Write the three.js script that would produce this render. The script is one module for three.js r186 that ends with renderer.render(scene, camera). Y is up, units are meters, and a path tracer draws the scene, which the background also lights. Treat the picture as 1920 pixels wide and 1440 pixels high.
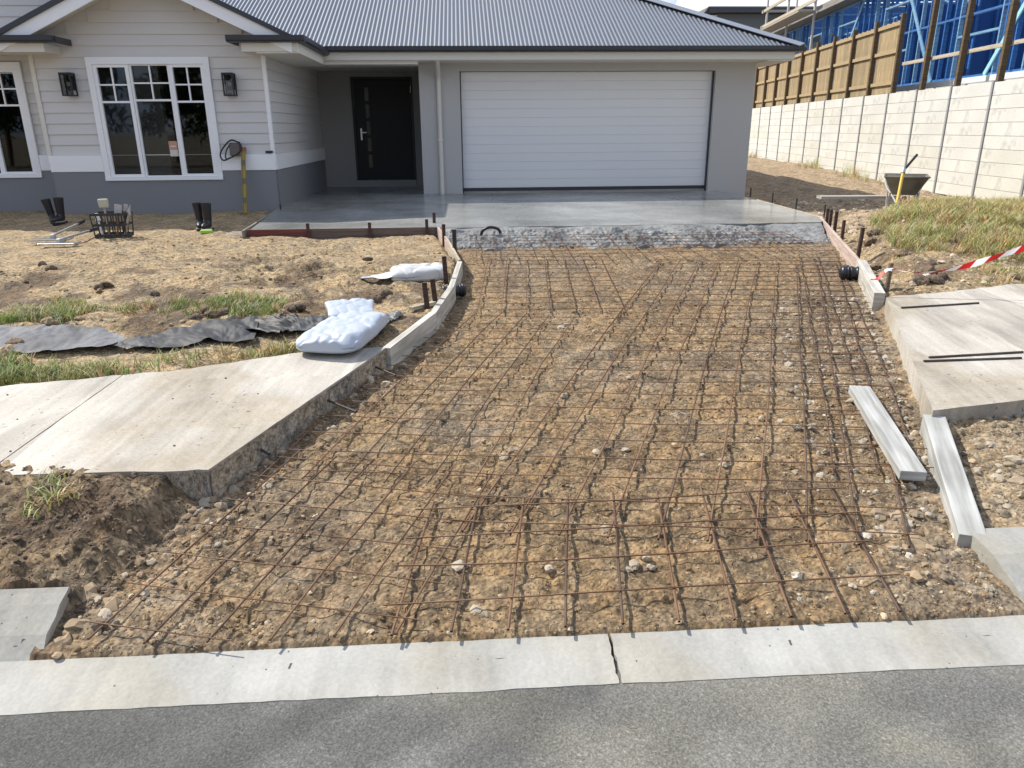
import * as THREE from 'three';
import { RoundedBoxGeometry } from 'three/addons/geometries/RoundedBoxGeometry.js';
import { mergeGeometries, mergeVertices } from 'three/addons/utils/BufferGeometryUtils.js';

// ---------------------------------------------------------------- camera, sky, sun, exposure
const scene = new THREE.Scene();
const FOC = 1400, EYE = 1.7, PITCH = 0.3288, YAW = 0.0587, ROLL = -0.0075;   // focal length in photo pixels
const camera = new THREE.PerspectiveCamera(2 * Math.atan(720 / FOC) * 180 / Math.PI, 4 / 3, 0.05, 900);
camera.position.set(0, EYE, 0);
camera.rotation.order = 'YXZ';
camera.rotation.set(-PITCH, -YAW, ROLL);
scene.add(camera);

const renderer = new THREE.WebGLRenderer({ antialias: true });
renderer.toneMapping = THREE.LinearToneMapping;
renderer.toneMappingExposure = 1.22;
renderer.shadowMap.enabled = true;

const SUN = new THREE.Vector3(-0.80, 1, -0.52).normalize();
const sun = new THREE.DirectionalLight(new THREE.Color().setRGB(1, 0.945, 0.86), 5.0);
sun.position.copy(SUN).multiplyScalar(60).add(new THREE.Vector3(0, 0, -10));
sun.target.position.set(0, 0, -10);
sun.castShadow = true;
Object.assign(sun.shadow.camera, { left: -35, right: 35, top: 35, bottom: -35, near: 1, far: 160 });
sun.shadow.mapSize.set(4096, 4096);
scene.add(sun, sun.target);

// ---------------------------------------------------------------- noise
function rng(seed) { let a = seed >>> 0; return () => { a |= 0; a = a + 0x6D2B79F5 | 0; let t = Math.imul(a ^ a >>> 15, 1 | a); t = t + Math.imul(t ^ t >>> 7, 61 | t) ^ t; return ((t ^ t >>> 14) >>> 0) / 4294967296; }; }
function hsh(i, j, s) { let h = Math.imul(i, 374761393) + Math.imul(j, 668265263) + Math.imul(s, 2147483647 ^ 0x5bd1e995) | 0; h = Math.imul(h ^ h >>> 13, 1274126177); h ^= h >>> 16; return (h >>> 0) / 4294967296; }
function vn(x, y, s = 0, per = 0) {
  let i = Math.floor(x), j = Math.floor(y); const fx = x - i, fy = y - j;
  const u = fx * fx * (3 - 2 * fx), v = fy * fy * (3 - 2 * fy);
  let i1 = i + 1, j1 = j + 1;
  if (per) { i = ((i % per) + per) % per; j = ((j % per) + per) % per; i1 = ((i1 % per) + per) % per; j1 = ((j1 % per) + per) % per; }
  const a = hsh(i, j, s), b = hsh(i1, j, s), c = hsh(i, j1, s), d = hsh(i1, j1, s);
  return a + (b - a) * u + (c - a) * v + (a - b - c + d) * u * v;
}
function fbm(x, y, o = 4, s = 0, per = 0) { let t = 0, a = 0.5, n = 0; for (let k = 0; k < o; k++) { t += a * vn(x, y, s + k * 7, per); n += a; x *= 2; y *= 2; per *= 2; a *= 0.5; } return t / n; }
const clamp = (v, a = 0, b = 1) => Math.min(b, Math.max(a, v));
const sst = (a, b, v) => { const t = clamp((v - a) / (b - a)); return t * t * (3 - 2 * t); };
const mix = (a, b, t) => a + (b - a) * t;

// sky: clear blue with drifting white cloud, the same all round
{
  const w = 512, h = 256, d = new Float32Array(w * h * 4);
  for (let j = 0; j < h; j++) {
    const el = (j + 0.5) / h * Math.PI - Math.PI / 2;
    for (let i = 0; i < w; i++) {
      const az = i / w * Math.PI * 2, up = Math.max(0.0, Math.sin(el));
      const t = Math.pow(1 - up, 3);
      let r = mix(0.15, 0.38, t), g = mix(0.28, 0.52, t), b = mix(0.57, 0.76, t);
      const cx = Math.cos(az) * Math.cos(el), cz = Math.sin(az) * Math.cos(el), k = 1 / (up + 0.22);
      const c = sst(0.44, 0.62, fbm(cx * k * 2.1 + 43.81, cz * k * 2.1 + 12.3, 6, 3));
      const cl = 0.92 + 0.30 * fbm(cx * k * 5 + 9, cz * k * 5, 3, 9);
      r = mix(r, cl, c); g = mix(g, cl, c); b = mix(b, cl * 1.0, c);
      if (el < 0) { const q = sst(0, -0.15, el); r = mix(r, 0.30, q); g = mix(g, 0.28, q); b = mix(b, 0.25, q); }
      const o = (j * w + i) * 4; d[o] = r; d[o + 1] = g; d[o + 2] = b; d[o + 3] = 1;
    }
  }
  const t = new THREE.DataTexture(d, w, h, THREE.RGBAFormat, THREE.FloatType);
  t.mapping = THREE.EquirectangularReflectionMapping; t.magFilter = THREE.LinearFilter; t.minFilter = THREE.LinearFilter; t.wrapS = THREE.RepeatWrapping; t.needsUpdate = true;
  scene.background = t; scene.environment = t;
  scene.backgroundIntensity = 1.0; scene.environmentIntensity = 1.0;
}

// ---------------------------------------------------------------- helpers
const taken = {};
function numbered(n) { if (!(n in taken)) { taken[n] = 0; return n; } taken[n]++; return n + '_' + String(taken[n]).padStart(3, '0'); }
function mesh(name, geo, mat, parent) { const m = new THREE.Mesh(geo, mat); m.name = parent ? name : numbered(name); m.castShadow = m.receiveShadow = true; (parent || scene).add(m); return m; }
function tag(o, label, category, group) { Object.assign(o.userData, { label, category }); if (group) o.userData.group = group; return o; }
function struct(o) { o.userData.kind = 'structure'; return o; }
function thing(name, label, category, pos = [0, 0, 0], turn = 0, group) { const g = new THREE.Group(); g.name = numbered(name); g.position.set(...pos); g.rotation.y = turn; scene.add(g); return tag(g, label, category, group); }
function dup(o, pos, turn, label, group) { const c = o.clone(); c.name = numbered(o.name.replace(/_\d{3}$/, '')); c.userData = { ...o.userData }; c.position.set(...pos); if (turn !== undefined) c.rotation.y = turn; if (label) c.userData.label = label; if (group) c.userData.group = group; scene.add(c); return c; }
const box = (w, h, d, x = 0, y = 0, z = 0) => new THREE.BoxGeometry(w, h, d).translate(x, y, z);
const bx = (x0, x1, y0, y1, z0, z1) => box(x1 - x0, y1 - y0, z1 - z0, (x0 + x1) / 2, (y0 + y1) / 2, (z0 + z1) / 2);
const rbx = (w, h, d, r = 0.004, x = 0, y = 0, z = 0) => new RoundedBoxGeometry(w, h, d, 1, r).translate(x, y, z);
const cyl = (r0, r1, h, n = 12, x = 0, y = 0, z = 0, open = false) => new THREE.CylinderGeometry(r0, r1, h, n, 1, open).translate(x, y, z);
const V = (x, y, z) => new THREE.Vector3(x, y, z);
const tube = (pts, r, n = 6, seg) => new THREE.TubeGeometry(new THREE.CatmullRomCurve3(pts.map((p) => p.isVector3 ? p : V(...p))), seg || pts.length * 4, r, n, false);
function merge(list) { return mergeGeometries(list.map((g) => { g = g.index ? g.toNonIndexed() : g; for (const k of Object.keys(g.attributes)) if (!['position', 'normal', 'uv'].includes(k)) g.deleteAttribute(k); return g; })); }
function shp(pts, holes = []) { const s = new THREE.Shape(pts.map((p) => new THREE.Vector2(p[0], p[1]))); for (const h of holes) s.holes.push(new THREE.Path(h.map((p) => new THREE.Vector2(p[0], p[1])))); return s; }
// profile in (z, y), run along x; profile in (x, y), run along z; outline in (x, z), raised along y
const alongX = (prof, x0, x1) => new THREE.ExtrudeGeometry(shp(prof.map(([z, y]) => [-z, y])), { depth: x1 - x0, bevelEnabled: false }).rotateY(Math.PI / 2).translate(x0, 0, 0);
const alongZ = (prof, z0, z1, holes) => new THREE.ExtrudeGeometry(shp(prof, holes), { depth: z1 - z0, bevelEnabled: false }).translate(0, 0, z0);
const raised = (outl, y0, h) => new THREE.ExtrudeGeometry(shp(outl.map(([x, z]) => [x, -z])), { depth: h, bevelEnabled: false }).rotateX(-Math.PI / 2).translate(0, y0, 0);
// box-projected texture coordinates in metres
function boxUV(g, s = 1) {
  if (g.index) g = g.toNonIndexed();
  const p = g.attributes.position, n = g.attributes.normal, uv = new Float32Array(p.count * 2);
  for (let i = 0; i < p.count; i += 3) {
    let ax = 0, ay = 0, az = 0;
    for (let k = 0; k < 3; k++) { ax += Math.abs(n.getX(i + k)); ay += Math.abs(n.getY(i + k)); az += Math.abs(n.getZ(i + k)); }
    for (let k = 0; k < 3; k++) { const q = i + k; let u, v; if (ay >= ax && ay >= az) { u = p.getX(q); v = p.getZ(q); } else if (ax >= az) { u = p.getZ(q); v = p.getY(q); } else { u = p.getX(q); v = p.getY(q); } uv[q * 2] = u / s; uv[q * 2 + 1] = v / s; }
  }
  g.setAttribute('uv', new THREE.BufferAttribute(uv, 2)); return g;
}
function warp(g, f) { const p = g.attributes.position, v = new THREE.Vector3(); for (let i = 0; i < p.count; i++) { v.fromBufferAttribute(p, i); f(v); p.setXYZ(i, v.x, v.y, v.z); } p.needsUpdate = true; g.computeVertexNormals(); return g; }
const tab = (t, v) => { if (v <= t[0][0]) return t[0][1]; for (let i = 1; i < t.length; i++) if (v <= t[i][0]) { const [a, p] = t[i - 1], [b, q] = t[i]; return mix(p, q, (v - a) / (b - a)); } return t[t.length - 1][1]; };
const stab = (t, v) => (tab(t, v - 0.18) + tab(t, v) * 2 + tab(t, v + 0.18)) / 4;

// ---------------------------------------------------------------- lie of the land (metres; road at 0)
const BED = [[2.0, 0.02], [2.15, 0.035], [3, 0.12], [4.3, 0.22], [6, 0.29], [7.6, 0.335], [9, 0.39], [15, 0.395], [60, 0.385]];
const YL = [[2.1, 0.02], [2.3, 0.08], [2.6, 0.15], [2.98, 0.262], [3.14, 0.283], [3.34, 0.235], [3.6, 0.25], [4.5, 0.30], [4.7, 0.34], [5.6, 0.38], [7, 0.41], [9, 0.415], [10.5, 0.43], [13, 0.47], [60, 0.47]];
const YR = [[2.1, 0.02], [2.5, 0.11], [3.4, 0.215], [5.6, 0.33], [6.0, 0.40], [7.5, 0.53], [10, 0.56], [11.6, 0.46], [13, 0.42], [16, 0.42], [60, 0.46]];
const XL = [[2.0, -1.42], [2.35, -1.44], [3.2, -1.2], [4.7, -0.53], [5.5, -0.26], [6.4, -0.13], [7.5, -0.07], [8.3, -0.19], [9.2, -0.31], [9.7, -0.37], [9.72, -2.9], [60, -2.9]];
const XR = [[2.0, 1.9], [2.5, 2.02], [3.48, 2.37], [5.7, 3.29], [7.06, 3.81], [10.14, 4.82], [10.6, 4.9], [13.3, 5.0], [60, 5.0]];
function HB(x, z) {
  const d = -z, b = stab(BED, d);
  const l = tab(XL, d) - x, r = x - tab(XR, d);
  if (l > 0) {
    let y = stab(YL, d);
    y += 0.10 * Math.exp(-Math.pow((x + 3.1) / 1.3, 2) - Math.pow((d - 7.2) / 0.8, 2)) + 0.06 * Math.exp(-Math.pow((x + 1.9) / 0.7, 2) - Math.pow((d - 6.4) / 0.4, 2));
    const w = d < 3.2 ? 0.15 : 0.06;
    return mix(b, y, sst(0, w, l));
  }
  if (r > 0) {
    let y = stab(YR, d);
    y += 0.13 * Math.exp(-Math.pow((x - 6.4) / 1.6, 2) - Math.pow((d - 9.0) / 1.7, 2)) * sst(0, 1.2, r);
    y += 0.14 * sst(6.6, 9, x) * sst(8, 9.5, d) * sst(11.3, 10.1, d);
    y += 0.16 * sst(13.5, 24, d) * sst(6, 9, x);
    y -= 0.13 * sst(8.6, 7.0, x) * sst(10.6, 11.8, d) * sst(22, 16, d);
    const w = d < 3.4 ? 0.3 : d < 6 ? 0.1 : d < 11 ? 0.55 : 0.3;
    return mix(b, y, sst(0, w, r));
  }
  return b;
}
const inBed = (x, z) => { const d = -z; return sst(0.12, -0.05, tab(XL, d) - x) * sst(0.12, -0.05, x - tab(XR, d)); };
const ridge = (n) => 1 - Math.abs(2 * n - 1);
function H(x, z) {
  const d = -z, b = inBed(x, z); let y = HB(x, z);
  const soft = (fbm(x * 1.7, z * 1.7, 3, 1) - 0.5), mid = (fbm(x * 7, z * 7, 3, 2) - 0.5), fine = (fbm(x * 24, z * 24, 2, 4) - 0.5);
  if (b > 0.5) {
    const fade = sst(2.14, 2.3, d);
    y += (soft * 0.030 + mid * 0.042 + fine * 0.034) * fade;
  } else {
    const verge = d < 3.15 && x < 0, yard = x < 0 && d > 4.6;
    let k = 1;
    if (verge) {                                                  // scraped by the bucket of a digger
      const w = x * 0.916 + z * 0.40, u = x * 0.40 - z * 0.916;
      y += (ridge(vn(w * 13, u * 1.1, 12)) - 0.5) * 0.045 * sst(2.2, 2.5, d) * sst(3.15, 2.85, d) * (0.4 + 0.9 * vn(x * 2.2, z * 2.2, 13));
      k = 1.5;
    }
    const lump = yard ? sst(0.42, 0.75, fbm(x * 1.1 + 5, z * 1.1, 2, 21)) * sst(4.8, 5.4, d) * sst(9.5, 7.4, d) : 0;
    const edge = sst(2.12, 2.4, d);
    y += (soft * (yard ? 0.09 : 0.05) + mid * ((yard ? 0.032 : 0.05) + 0.08 * lump) * k + fine * ((yard ? 0.012 : 0.030) + 0.03 * lump) * k) * edge;
    y += 0.05 * lump * Math.max(0, vn(x * 15, z * 15, 33) - 0.45);
    if (x > 0 && d > 5.7) y += (fbm(x * 4, z * 4, 3, 40) - 0.5) * 0.08;
  }
  if (d < 2.46 && x < -1.5) y = Math.min(y, mix(-0.03, 0.10, sst(2.40, 2.46, d)));
  if (d < 2.62 && x > 2.03) y = Math.min(y, mix(-0.03, 0.10, sst(2.56, 2.62, d)));
  if (d < 2.17) y = Math.min(y, -0.02 + 0.045 * sst(2.13, 2.168, d));
  if (x > -3.2 && x < 5.1 && d > 9.9) y = Math.min(y, 0.42);
  if (x < -2.4 && d > 12.6) y = Math.min(y, 0.5);
  return y;
}
// photo pixel -> point: on the ground, on a level plane, on a wall plane
const AX = (() => { const q = new THREE.Matrix4().makeRotationFromEuler(camera.rotation), r = V(1, 0, 0), u = V(0, 1, 0), f = V(0, 0, -1); [r, u, f].forEach((v) => v.applyMatrix4(q)); return { r, u, f }; })();
const ray = (px, py) => AX.f.clone().addScaledVector(AX.r, (px - 960) / FOC).addScaledVector(AX.u, -(py - 720) / FOC);
const atY = (px, py, y) => { const d = ray(px, py), t = (y - EYE) / d.y; return V(d.x * t, y, d.z * t); };
const atZ = (px, py, z) => { const d = ray(px, py), t = z / d.z; return V(d.x * t, EYE + d.y * t, z); };
function onG(px, py, off = 0, fn = HB) { let y = 0.35, p; for (let i = 0; i < 50; i++) { p = atY(px, py, y); y = mix(y, fn(p.x, p.z) + off, 0.5); } return p; }
const bedY = (x, z) => stab(BED, -z);
const onB = (px, py, off = 0) => onG(px, py, off, bedY);
const depth = (p) => p.clone().sub(camera.position).dot(AX.f);

// ---------------------------------------------------------------- textures and materials
function tex(n, fn, srgb = true) {
  const d = new Uint8Array(n * n * 4);
  for (let j = 0; j < n; j++) for (let i = 0; i < n; i++) { const c = fn(i / n, j / n, i, j), o = (j * n + i) * 4; d[o] = clamp(c[0]) * 255; d[o + 1] = clamp(c[1]) * 255; d[o + 2] = clamp(c[2]) * 255; d[o + 3] = 255; }
  const t = new THREE.DataTexture(d, n, n, THREE.RGBAFormat); t.wrapS = t.wrapT = THREE.RepeatWrapping; t.magFilter = THREE.LinearFilter; t.minFilter = THREE.LinearMipmapLinearFilter; t.generateMipmaps = true; t.anisotropy = 8;
  if (srgb) t.colorSpace = THREE.SRGBColorSpace; t.needsUpdate = true; return t;
}
const g3 = (v) => [v, v, v];
const dirtMap = tex(1024, (u, v) => { const a = fbm(u * 8, v * 8, 5, 50, 8), b = vn(u * 150, v * 150, 51, 150), c = fbm(u * 48, v * 48, 2, 52, 48); let k = 0.60 + a * 0.34 + (b - 0.5) * 0.34 + (c - 0.5) * 0.46; const peb = sst(0.86, 0.93, vn(u * 110, v * 110, 53, 110)); k += peb * 0.22; const w = vn(u * 14, v * 14, 54, 14) - 0.5; return [k * (1 + w * 0.06), k * (1 - peb * 0.0), k * (1 - w * 0.10)]; });
const dirtBump = tex(1024, (u, v) => { const a = fbm(u * 20, v * 20, 4, 60, 20), b = fbm(u * 90, v * 90, 2, 61, 90), peb = sst(0.80, 0.93, vn(u * 110, v * 110, 53, 110)); return g3(a * 0.5 + b * 0.4 + peb * 0.25); }, false);
const concMap = tex(1024, (u, v) => {
  const a = fbm(u * 5, v * 5, 5, 70, 5), st = fbm(u * 40, v * 6, 3, 71, 40), b = vn(u * 220, v * 220, 72, 220), warm = sst(0.42, 0.72, fbm(u * 3, v * 3, 4, 73, 3));
  let k = 0.78 + a * 0.24 + (st - 0.5) * 0.10 + (b - 0.5) * 0.06;
  const sp = sst(0.955, 0.975, vn(u * 90, v * 90, 74, 90)) * sst(0.5, 0.6, vn(u * 9, v * 9, 75, 9)); k *= 1 - sp * 0.55;
  return [k, k * (1 - 0.02 * warm), k * (1 - 0.06 * warm)];
});
const pathMap = tex(1024, (u, v) => {
  const a = fbm(u * 4, v * 4, 5, 180, 4), st = fbm(u * 60 + v * 8, v * 5, 3, 181, 0), b = vn(u * 240, v * 240, 182, 240), mud = sst(0.50, 0.66, fbm(u * 3 + 0.3, v * 3, 6, 183, 3)) * (0.4 + 0.6 * fbm(u * 40, v * 40, 2, 184, 40)), sm = sst(0.60, 0.70, fbm(u * 7, v * 2 + u * 3, 4, 185, 0));
  let k = 0.80 + (a - 0.5) * 0.22 + (st - 0.5) * 0.12 + (b - 0.5) * 0.07; k *= 1 - 0.10 * sm;
  const sp = sst(0.93, 0.97, vn(u * 120, v * 120, 186, 120)) * sst(0.52, 0.62, vn(u * 8, v * 8, 187, 8)); k *= 1 - sp * 0.4;
  return [k * (1 - 0.09 * mud), k * (0.985 - 0.12 * mud), k * (0.955 - 0.17 * mud)];
});
const concBump = tex(512, (u, v) => g3(fbm(u * 30, v * 10, 4, 80, 30) * 0.6 + vn(u * 120, v * 120, 81, 120) * 0.4), false);
const wallMap = tex(512, (u, v) => { const k = 0.92 + (fbm(u * 3, v * 3, 5, 170, 3) - 0.5) * 0.09 + (vn(u * 160, v * 160, 171, 160) - 0.5) * 0.05 - 0.08 * sst(0.60, 0.8, fbm(u * 12, v * 12, 3, 172, 12)); return [k, k * 0.995, k * 0.975]; });
const ashMap = tex(1024, (u, v, i, j) => {
  const a = fbm(u * 5, v * 5, 3, 90, 5), s = vn(u * 170, v * 170, 91, 170), q = vn(u * 300, v * 300, 92, 300), lt = sst(0.80, 0.95, vn(u * 130, v * 130, 93, 130));
  let k = 0.42 + (a - 0.5) * 0.10 + (s - 0.5) * 0.12 + (q - 0.5) * 0.12 + lt * 0.08; return [k, k, k];
});
const ashBump = tex(1024, (u, v) => g3(vn(u * 170, v * 170, 91, 170) * 0.7 + vn(u * 300, v * 300, 92, 300) * 0.3), false);
const woodMap = tex(512, (u, v) => { const g = fbm(u * 3, v * 46 + fbm(u * 4, v * 6, 2, 102, 4) * 3, 4, 100, 0), f = vn(u * 20, v * 200, 101, 0); const k = 0.86 + (g - 0.5) * 0.42 + (f - 0.5) * 0.12; return [k, k * 0.985, k * 0.96]; });
const palewoodMap = tex(512, (u, v) => { const g = fbm(u * 3, v * 30 + fbm(u * 4, v * 6, 2, 142, 4) * 2, 4, 140, 0), q = fbm(u * 5, v * 9, 4, 141, 0); const k = 0.88 + (g - 0.5) * 0.30 + (q - 0.5) * 0.30; return [k, k, k * (0.985 + 0.03 * q)]; });
for (const t of [woodMap, palewoodMap]) t.wrapS = t.wrapT = THREE.MirroredRepeatWrapping;
const blotch = tex(512, (u, v) => { const k = 0.80 + (fbm(u * 4, v * 4, 5, 110, 4) - 0.5) * 0.5 + (vn(u * 90, v * 90, 111, 90) - 0.5) * 0.10; return g3(k); });
const rustMap = tex(256, (u, v) => { const a = fbm(u * 6, v * 6, 4, 120, 6), k = 0.55 + a * 0.7; return [k, k * (0.80 + 0.2 * a), k * (0.7 + 0.3 * a)]; });
const fineBump = tex(256, (u, v) => g3(fbm(u * 40, v * 40, 3, 130, 40)), false);
const scale = (t, x, y = x) => { const c = t.clone(); c.repeat.set(x, y); c.needsUpdate = true; return c; };
const lin = (r, g, b) => new THREE.Color().setRGB(r, g, b);
const std = (c, r = 0.8, o = {}) => new THREE.MeshStandardMaterial({ color: Array.isArray(c) ? lin(...c) : c, roughness: r, ...o });
const phy = (c, r = 0.5, o = {}) => new THREE.MeshPhysicalMaterial({ color: Array.isArray(c) ? lin(...c) : c, roughness: r, ...o });
const M = {
  dirt: std([1, 1, 1], 0.97, { map: dirtMap, bumpMap: dirtBump, bumpScale: 0.018, vertexColors: true }),
  far: std([0.30, 0.25, 0.17], 0.97, { map: dirtMap }),
  path: std([0.72, 0.69, 0.645], 0.86, { map: pathMap, bumpMap: concBump, bumpScale: 0.0015 }),
  kerb: std([0.43, 0.425, 0.395], 0.85, { map: concMap, bumpMap: concBump, bumpScale: 0.002 }),
  wall: std([0.70, 0.69, 0.65], 0.88, { map: concMap, bumpMap: concBump, bumpScale: 0.0015 }),
  asphalt: std([1, 1, 1], 0.93, { map: ashMap, bumpMap: ashBump, bumpScale: 0.0014, vertexColors: true }),
  wet: phy([0.365, 0.37, 0.352], 0.21, { map: blotch, bumpMap: fineBump, bumpScale: 0.0005, ior: 1.3, specularIntensity: 0.35 }),
  pour: std([0.27, 0.272, 0.265], 0.72, { map: blotch, bumpMap: dirtBump, bumpScale: 0.006 }),
  board: std([0.61, 0.60, 0.585], 0.6),
  white: std([0.84, 0.85, 0.86], 0.45), cream: std([0.68, 0.655, 0.59], 0.6),
  base: std([0.205, 0.212, 0.225], 0.8, { bumpMap: fineBump, bumpScale: 0.001 }),
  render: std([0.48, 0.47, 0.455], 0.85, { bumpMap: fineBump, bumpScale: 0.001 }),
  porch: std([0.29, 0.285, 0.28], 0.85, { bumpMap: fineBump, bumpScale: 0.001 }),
  garage: std([0.78, 0.78, 0.775], 0.45),
  roof: std([0.155, 0.17, 0.195], 0.40, { metalness: 0.5 }), gutter: std([0.035, 0.038, 0.048], 0.4),
  black: std([0.012, 0.012, 0.013], 0.5), door: std([0.004, 0.004, 0.005], 0.6),
  glass: phy([0.55, 0.56, 0.55], 0.02, { transmission: 1, thickness: 0, ior: 1.5, transparent: true }),
  room: std([0.022, 0.018, 0.014], 0.9), steel: std([0.6, 0.6, 0.6], 0.28, { metalness: 1 }),
  galv: std([0.46, 0.47, 0.48], 0.5, { metalness: 0.6 }),
  rust: std([0.21, 0.145, 0.092], 0.85, { map: rustMap }), rustPale: std([0.25, 0.175, 0.115], 0.85, { map: rustMap }), rustDark: std([0.13, 0.096, 0.07], 0.85, { map: rustMap }),
  bar: std([0.10, 0.098, 0.095], 0.6, { map: rustMap, metalness: 0.3 }),
  stake: std([0.075, 0.052, 0.042], 0.8, { map: rustMap }), steelStake: std([0.05, 0.045, 0.042], 0.7, { map: rustMap }),
  pine: std([0.58, 0.52, 0.42], 0.75, { map: woodMap }), whitewood: std([0.52, 0.52, 0.49], 0.75, { map: palewoodMap }),
  formwood: std([0.64, 0.61, 0.54], 0.75, { map: palewoodMap }),
  pinkwood: std([0.62, 0.50, 0.45], 0.75, { map: woodMap }), redwood: std([0.20, 0.06, 0.05], 0.8, { map: woodMap }), brownwood: std([0.17, 0.13, 0.115], 0.8, { map: woodMap }),
  paling: std([0.46, 0.36, 0.21], 0.85, { map: woodMap }), post: std([0.15, 0.105, 0.055], 0.85, { map: woodMap }),
  plastic: phy([0.05, 0.054, 0.06], 0.66, { map: blotch }), dusty: phy([0.22, 0.222, 0.232], 0.8, { map: blotch }),
  bag: phy([0.42, 0.465, 0.53], 0.5), bag2: phy([0.52, 0.52, 0.52], 0.55),
  pipe: std([0.014, 0.016, 0.020], 0.35), yellow: std([0.62, 0.44, 0.06], 0.55), tray: std([0.23, 0.215, 0.185], 0.7, { map: blotch }),
  rubber: std([0.014, 0.014, 0.018], 0.45), lime: std([0.35, 0.55, 0.10], 0.6),
  bluewood: std([0.03, 0.17, 0.52], 0.6, { map: woodMap }), palewood: std([0.22, 0.45, 0.72], 0.6, { map: woodMap }), wrap: std([0.010, 0.065, 0.24], 0.5), cyan: std([0.30, 0.58, 0.68], 0.6),
};

// ================================================================ THE SETTING
// ---- far ground and road
struct(mesh('ground', boxUV(new THREE.PlaneGeometry(900, 900).rotateX(-Math.PI / 2).translate(0, -0.25, 0), 1.6), M.far));
{
  const g = new THREE.PlaneGeometry(160, 16, 640, 128).rotateX(-Math.PI / 2).translate(0, 0, 5.9), p = g.attributes.position, uv = g.attributes.uv, c = new Float32Array(p.count * 3);
  for (let i = 0; i < p.count; i++) {                                  // the sheet is finer near the kerb; dust and tyre rub lie on it in patches
    const t = (p.getZ(i) + 2.1) / 16, z = -2.1 + 16 * Math.pow(t, 2.2), x0 = p.getX(i) / 80, x = 80 * Math.sign(x0) * Math.pow(Math.abs(x0), 2.4); p.setX(i, x); p.setZ(i, z); uv.setXY(i, x / 0.9, z / 0.9);
    const dust = sst(0.50, 0.72, fbm(x * 1.4 + 2, z * 1.8, 5, 350)) * 0.6 + 0.9 * Math.exp(-Math.pow((x - 1.35) / 0.22, 2) - Math.pow((z + 1.62) / 0.06, 2)) * fbm(x * 9, z * 14, 3, 351), rub = 1.3 * sst(0.50, 0.66, fbm((x * 0.75 + z) * 2.2, (x - z) * 0.35, 3, 352)), q = 0.88 * (1 - 0.26 * rub);
    c[i * 3] = q * (1.02 + 0.40 * dust); c[i * 3 + 1] = q * (1.01 + 0.32 * dust); c[i * 3 + 2] = q * (0.94 + 0.12 * dust);
  }
  g.setAttribute('color', new THREE.BufferAttribute(c, 3)); g.computeVertexNormals(); struct(mesh('road', g, M.asphalt));
}

// ---- soil of the lot
{
  const xs = [], zs = [];
  for (let x = -14; x < -4.2; x += 0.09) xs.push(x);
  for (let x = -4.2; x < -2.3; x += 0.035) xs.push(x);
  for (let x = -2.3; x < 3.4; x += 0.02) xs.push(x);
  for (let x = 3.4; x < 5.2; x += 0.035) xs.push(x);
  for (let x = 5.2; x < 16; x += 0.09) xs.push(x);
  for (let d = 2.06; d < 3.5; d += 0.0145) zs.push(d);
  for (let d = 3.5; d < 6; d += 0.024) zs.push(d);
  for (let d = 6; d < 10.5; d += 0.045) zs.push(d);
  for (let d = 10.5; d < 16; d += 0.1) zs.push(d);
  for (let d = 16; d < 48; d += 0.5) zs.push(d);
  const nx = xs.length, nz = zs.length, P = new Float32Array(nx * nz * 3), U = new Float32Array(nx * nz * 2), C = new Float32Array(nx * nz * 3), I = [];
  const cBed = [0.345, 0.235, 0.124], cPale = [0.47, 0.345, 0.195], cDark = [0.145, 0.093, 0.052], cGrey = [0.32, 0.245, 0.165], cPass = [0.50, 0.37, 0.23];
  for (let j = 0; j < nz; j++) for (let i = 0; i < nx; i++) {
    const x = xs[i], z = -zs[j], k = j * nx + i, d = zs[j];
    P[k * 3] = x; P[k * 3 + 1] = H(x, z); P[k * 3 + 2] = z; U[k * 2] = x / 1.3; U[k * 2 + 1] = z / 1.3;
    const b = inBed(x, z), n = fbm(x * 1.3, z * 1.3, 4, 200), m = fbm(x * 5, z * 5, 3, 201), q = fbm(x * 2.6 + 7, z * 2.6, 4, 202);
    let c = [0, 1, 2].map((t) => cPale[t]);
    const put = (e, a) => { c = c.map((v, t) => mix(v, e[t], a)); };
    if (x > 4.5 && d > 9) put(cPass, 1);
    if (x < 0 && d < 3.2) put(cDark, 0.45 + 0.55 * sst(0.38, 0.62, m));
    if (x < 0 && d > 4.6 && d < 9) put(cDark, 0.85 * sst(0.50, 0.66, q) * sst(4.8, 5.2, d) * sst(8.6, 6.8, d));
    if (x > 1.8 && d < 3.6) put(cGrey, 0.5 * m + 0.2);
    if (x > 3 && d > 5.4 && d < 11) put(cDark, 0.6 * sst(0.45, 0.6, q));
    if (b > 0) { put(cBed, b); put(cGrey, b * 0.55 * sst(0.50, 0.70, n)); put(cDark, b * 0.45 * sst(0.57, 0.74, q)); put(cGrey, b * 0.6 * sst(0.55, 0.15, tab(XR, d) - x) * (0.4 + m)); }
    const v = 0.82 + 0.36 * m; C[k * 3] = c[0] * v; C[k * 3 + 1] = c[1] * v; C[k * 3 + 2] = c[2] * v;
    if (i < nx - 1 && j < nz - 1) I.push(k, k + 1, k + nx, k + 1, k + nx + 1, k + nx);
  }
  const g = new THREE.BufferGeometry(); g.setAttribute('position', new THREE.BufferAttribute(P, 3)); g.setAttribute('uv', new THREE.BufferAttribute(U, 2)); g.setAttribute('color', new THREE.BufferAttribute(C, 3)); g.setIndex(I); g.computeVertexNormals();
  struct(mesh('soil', g, M.dirt));
}

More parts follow.
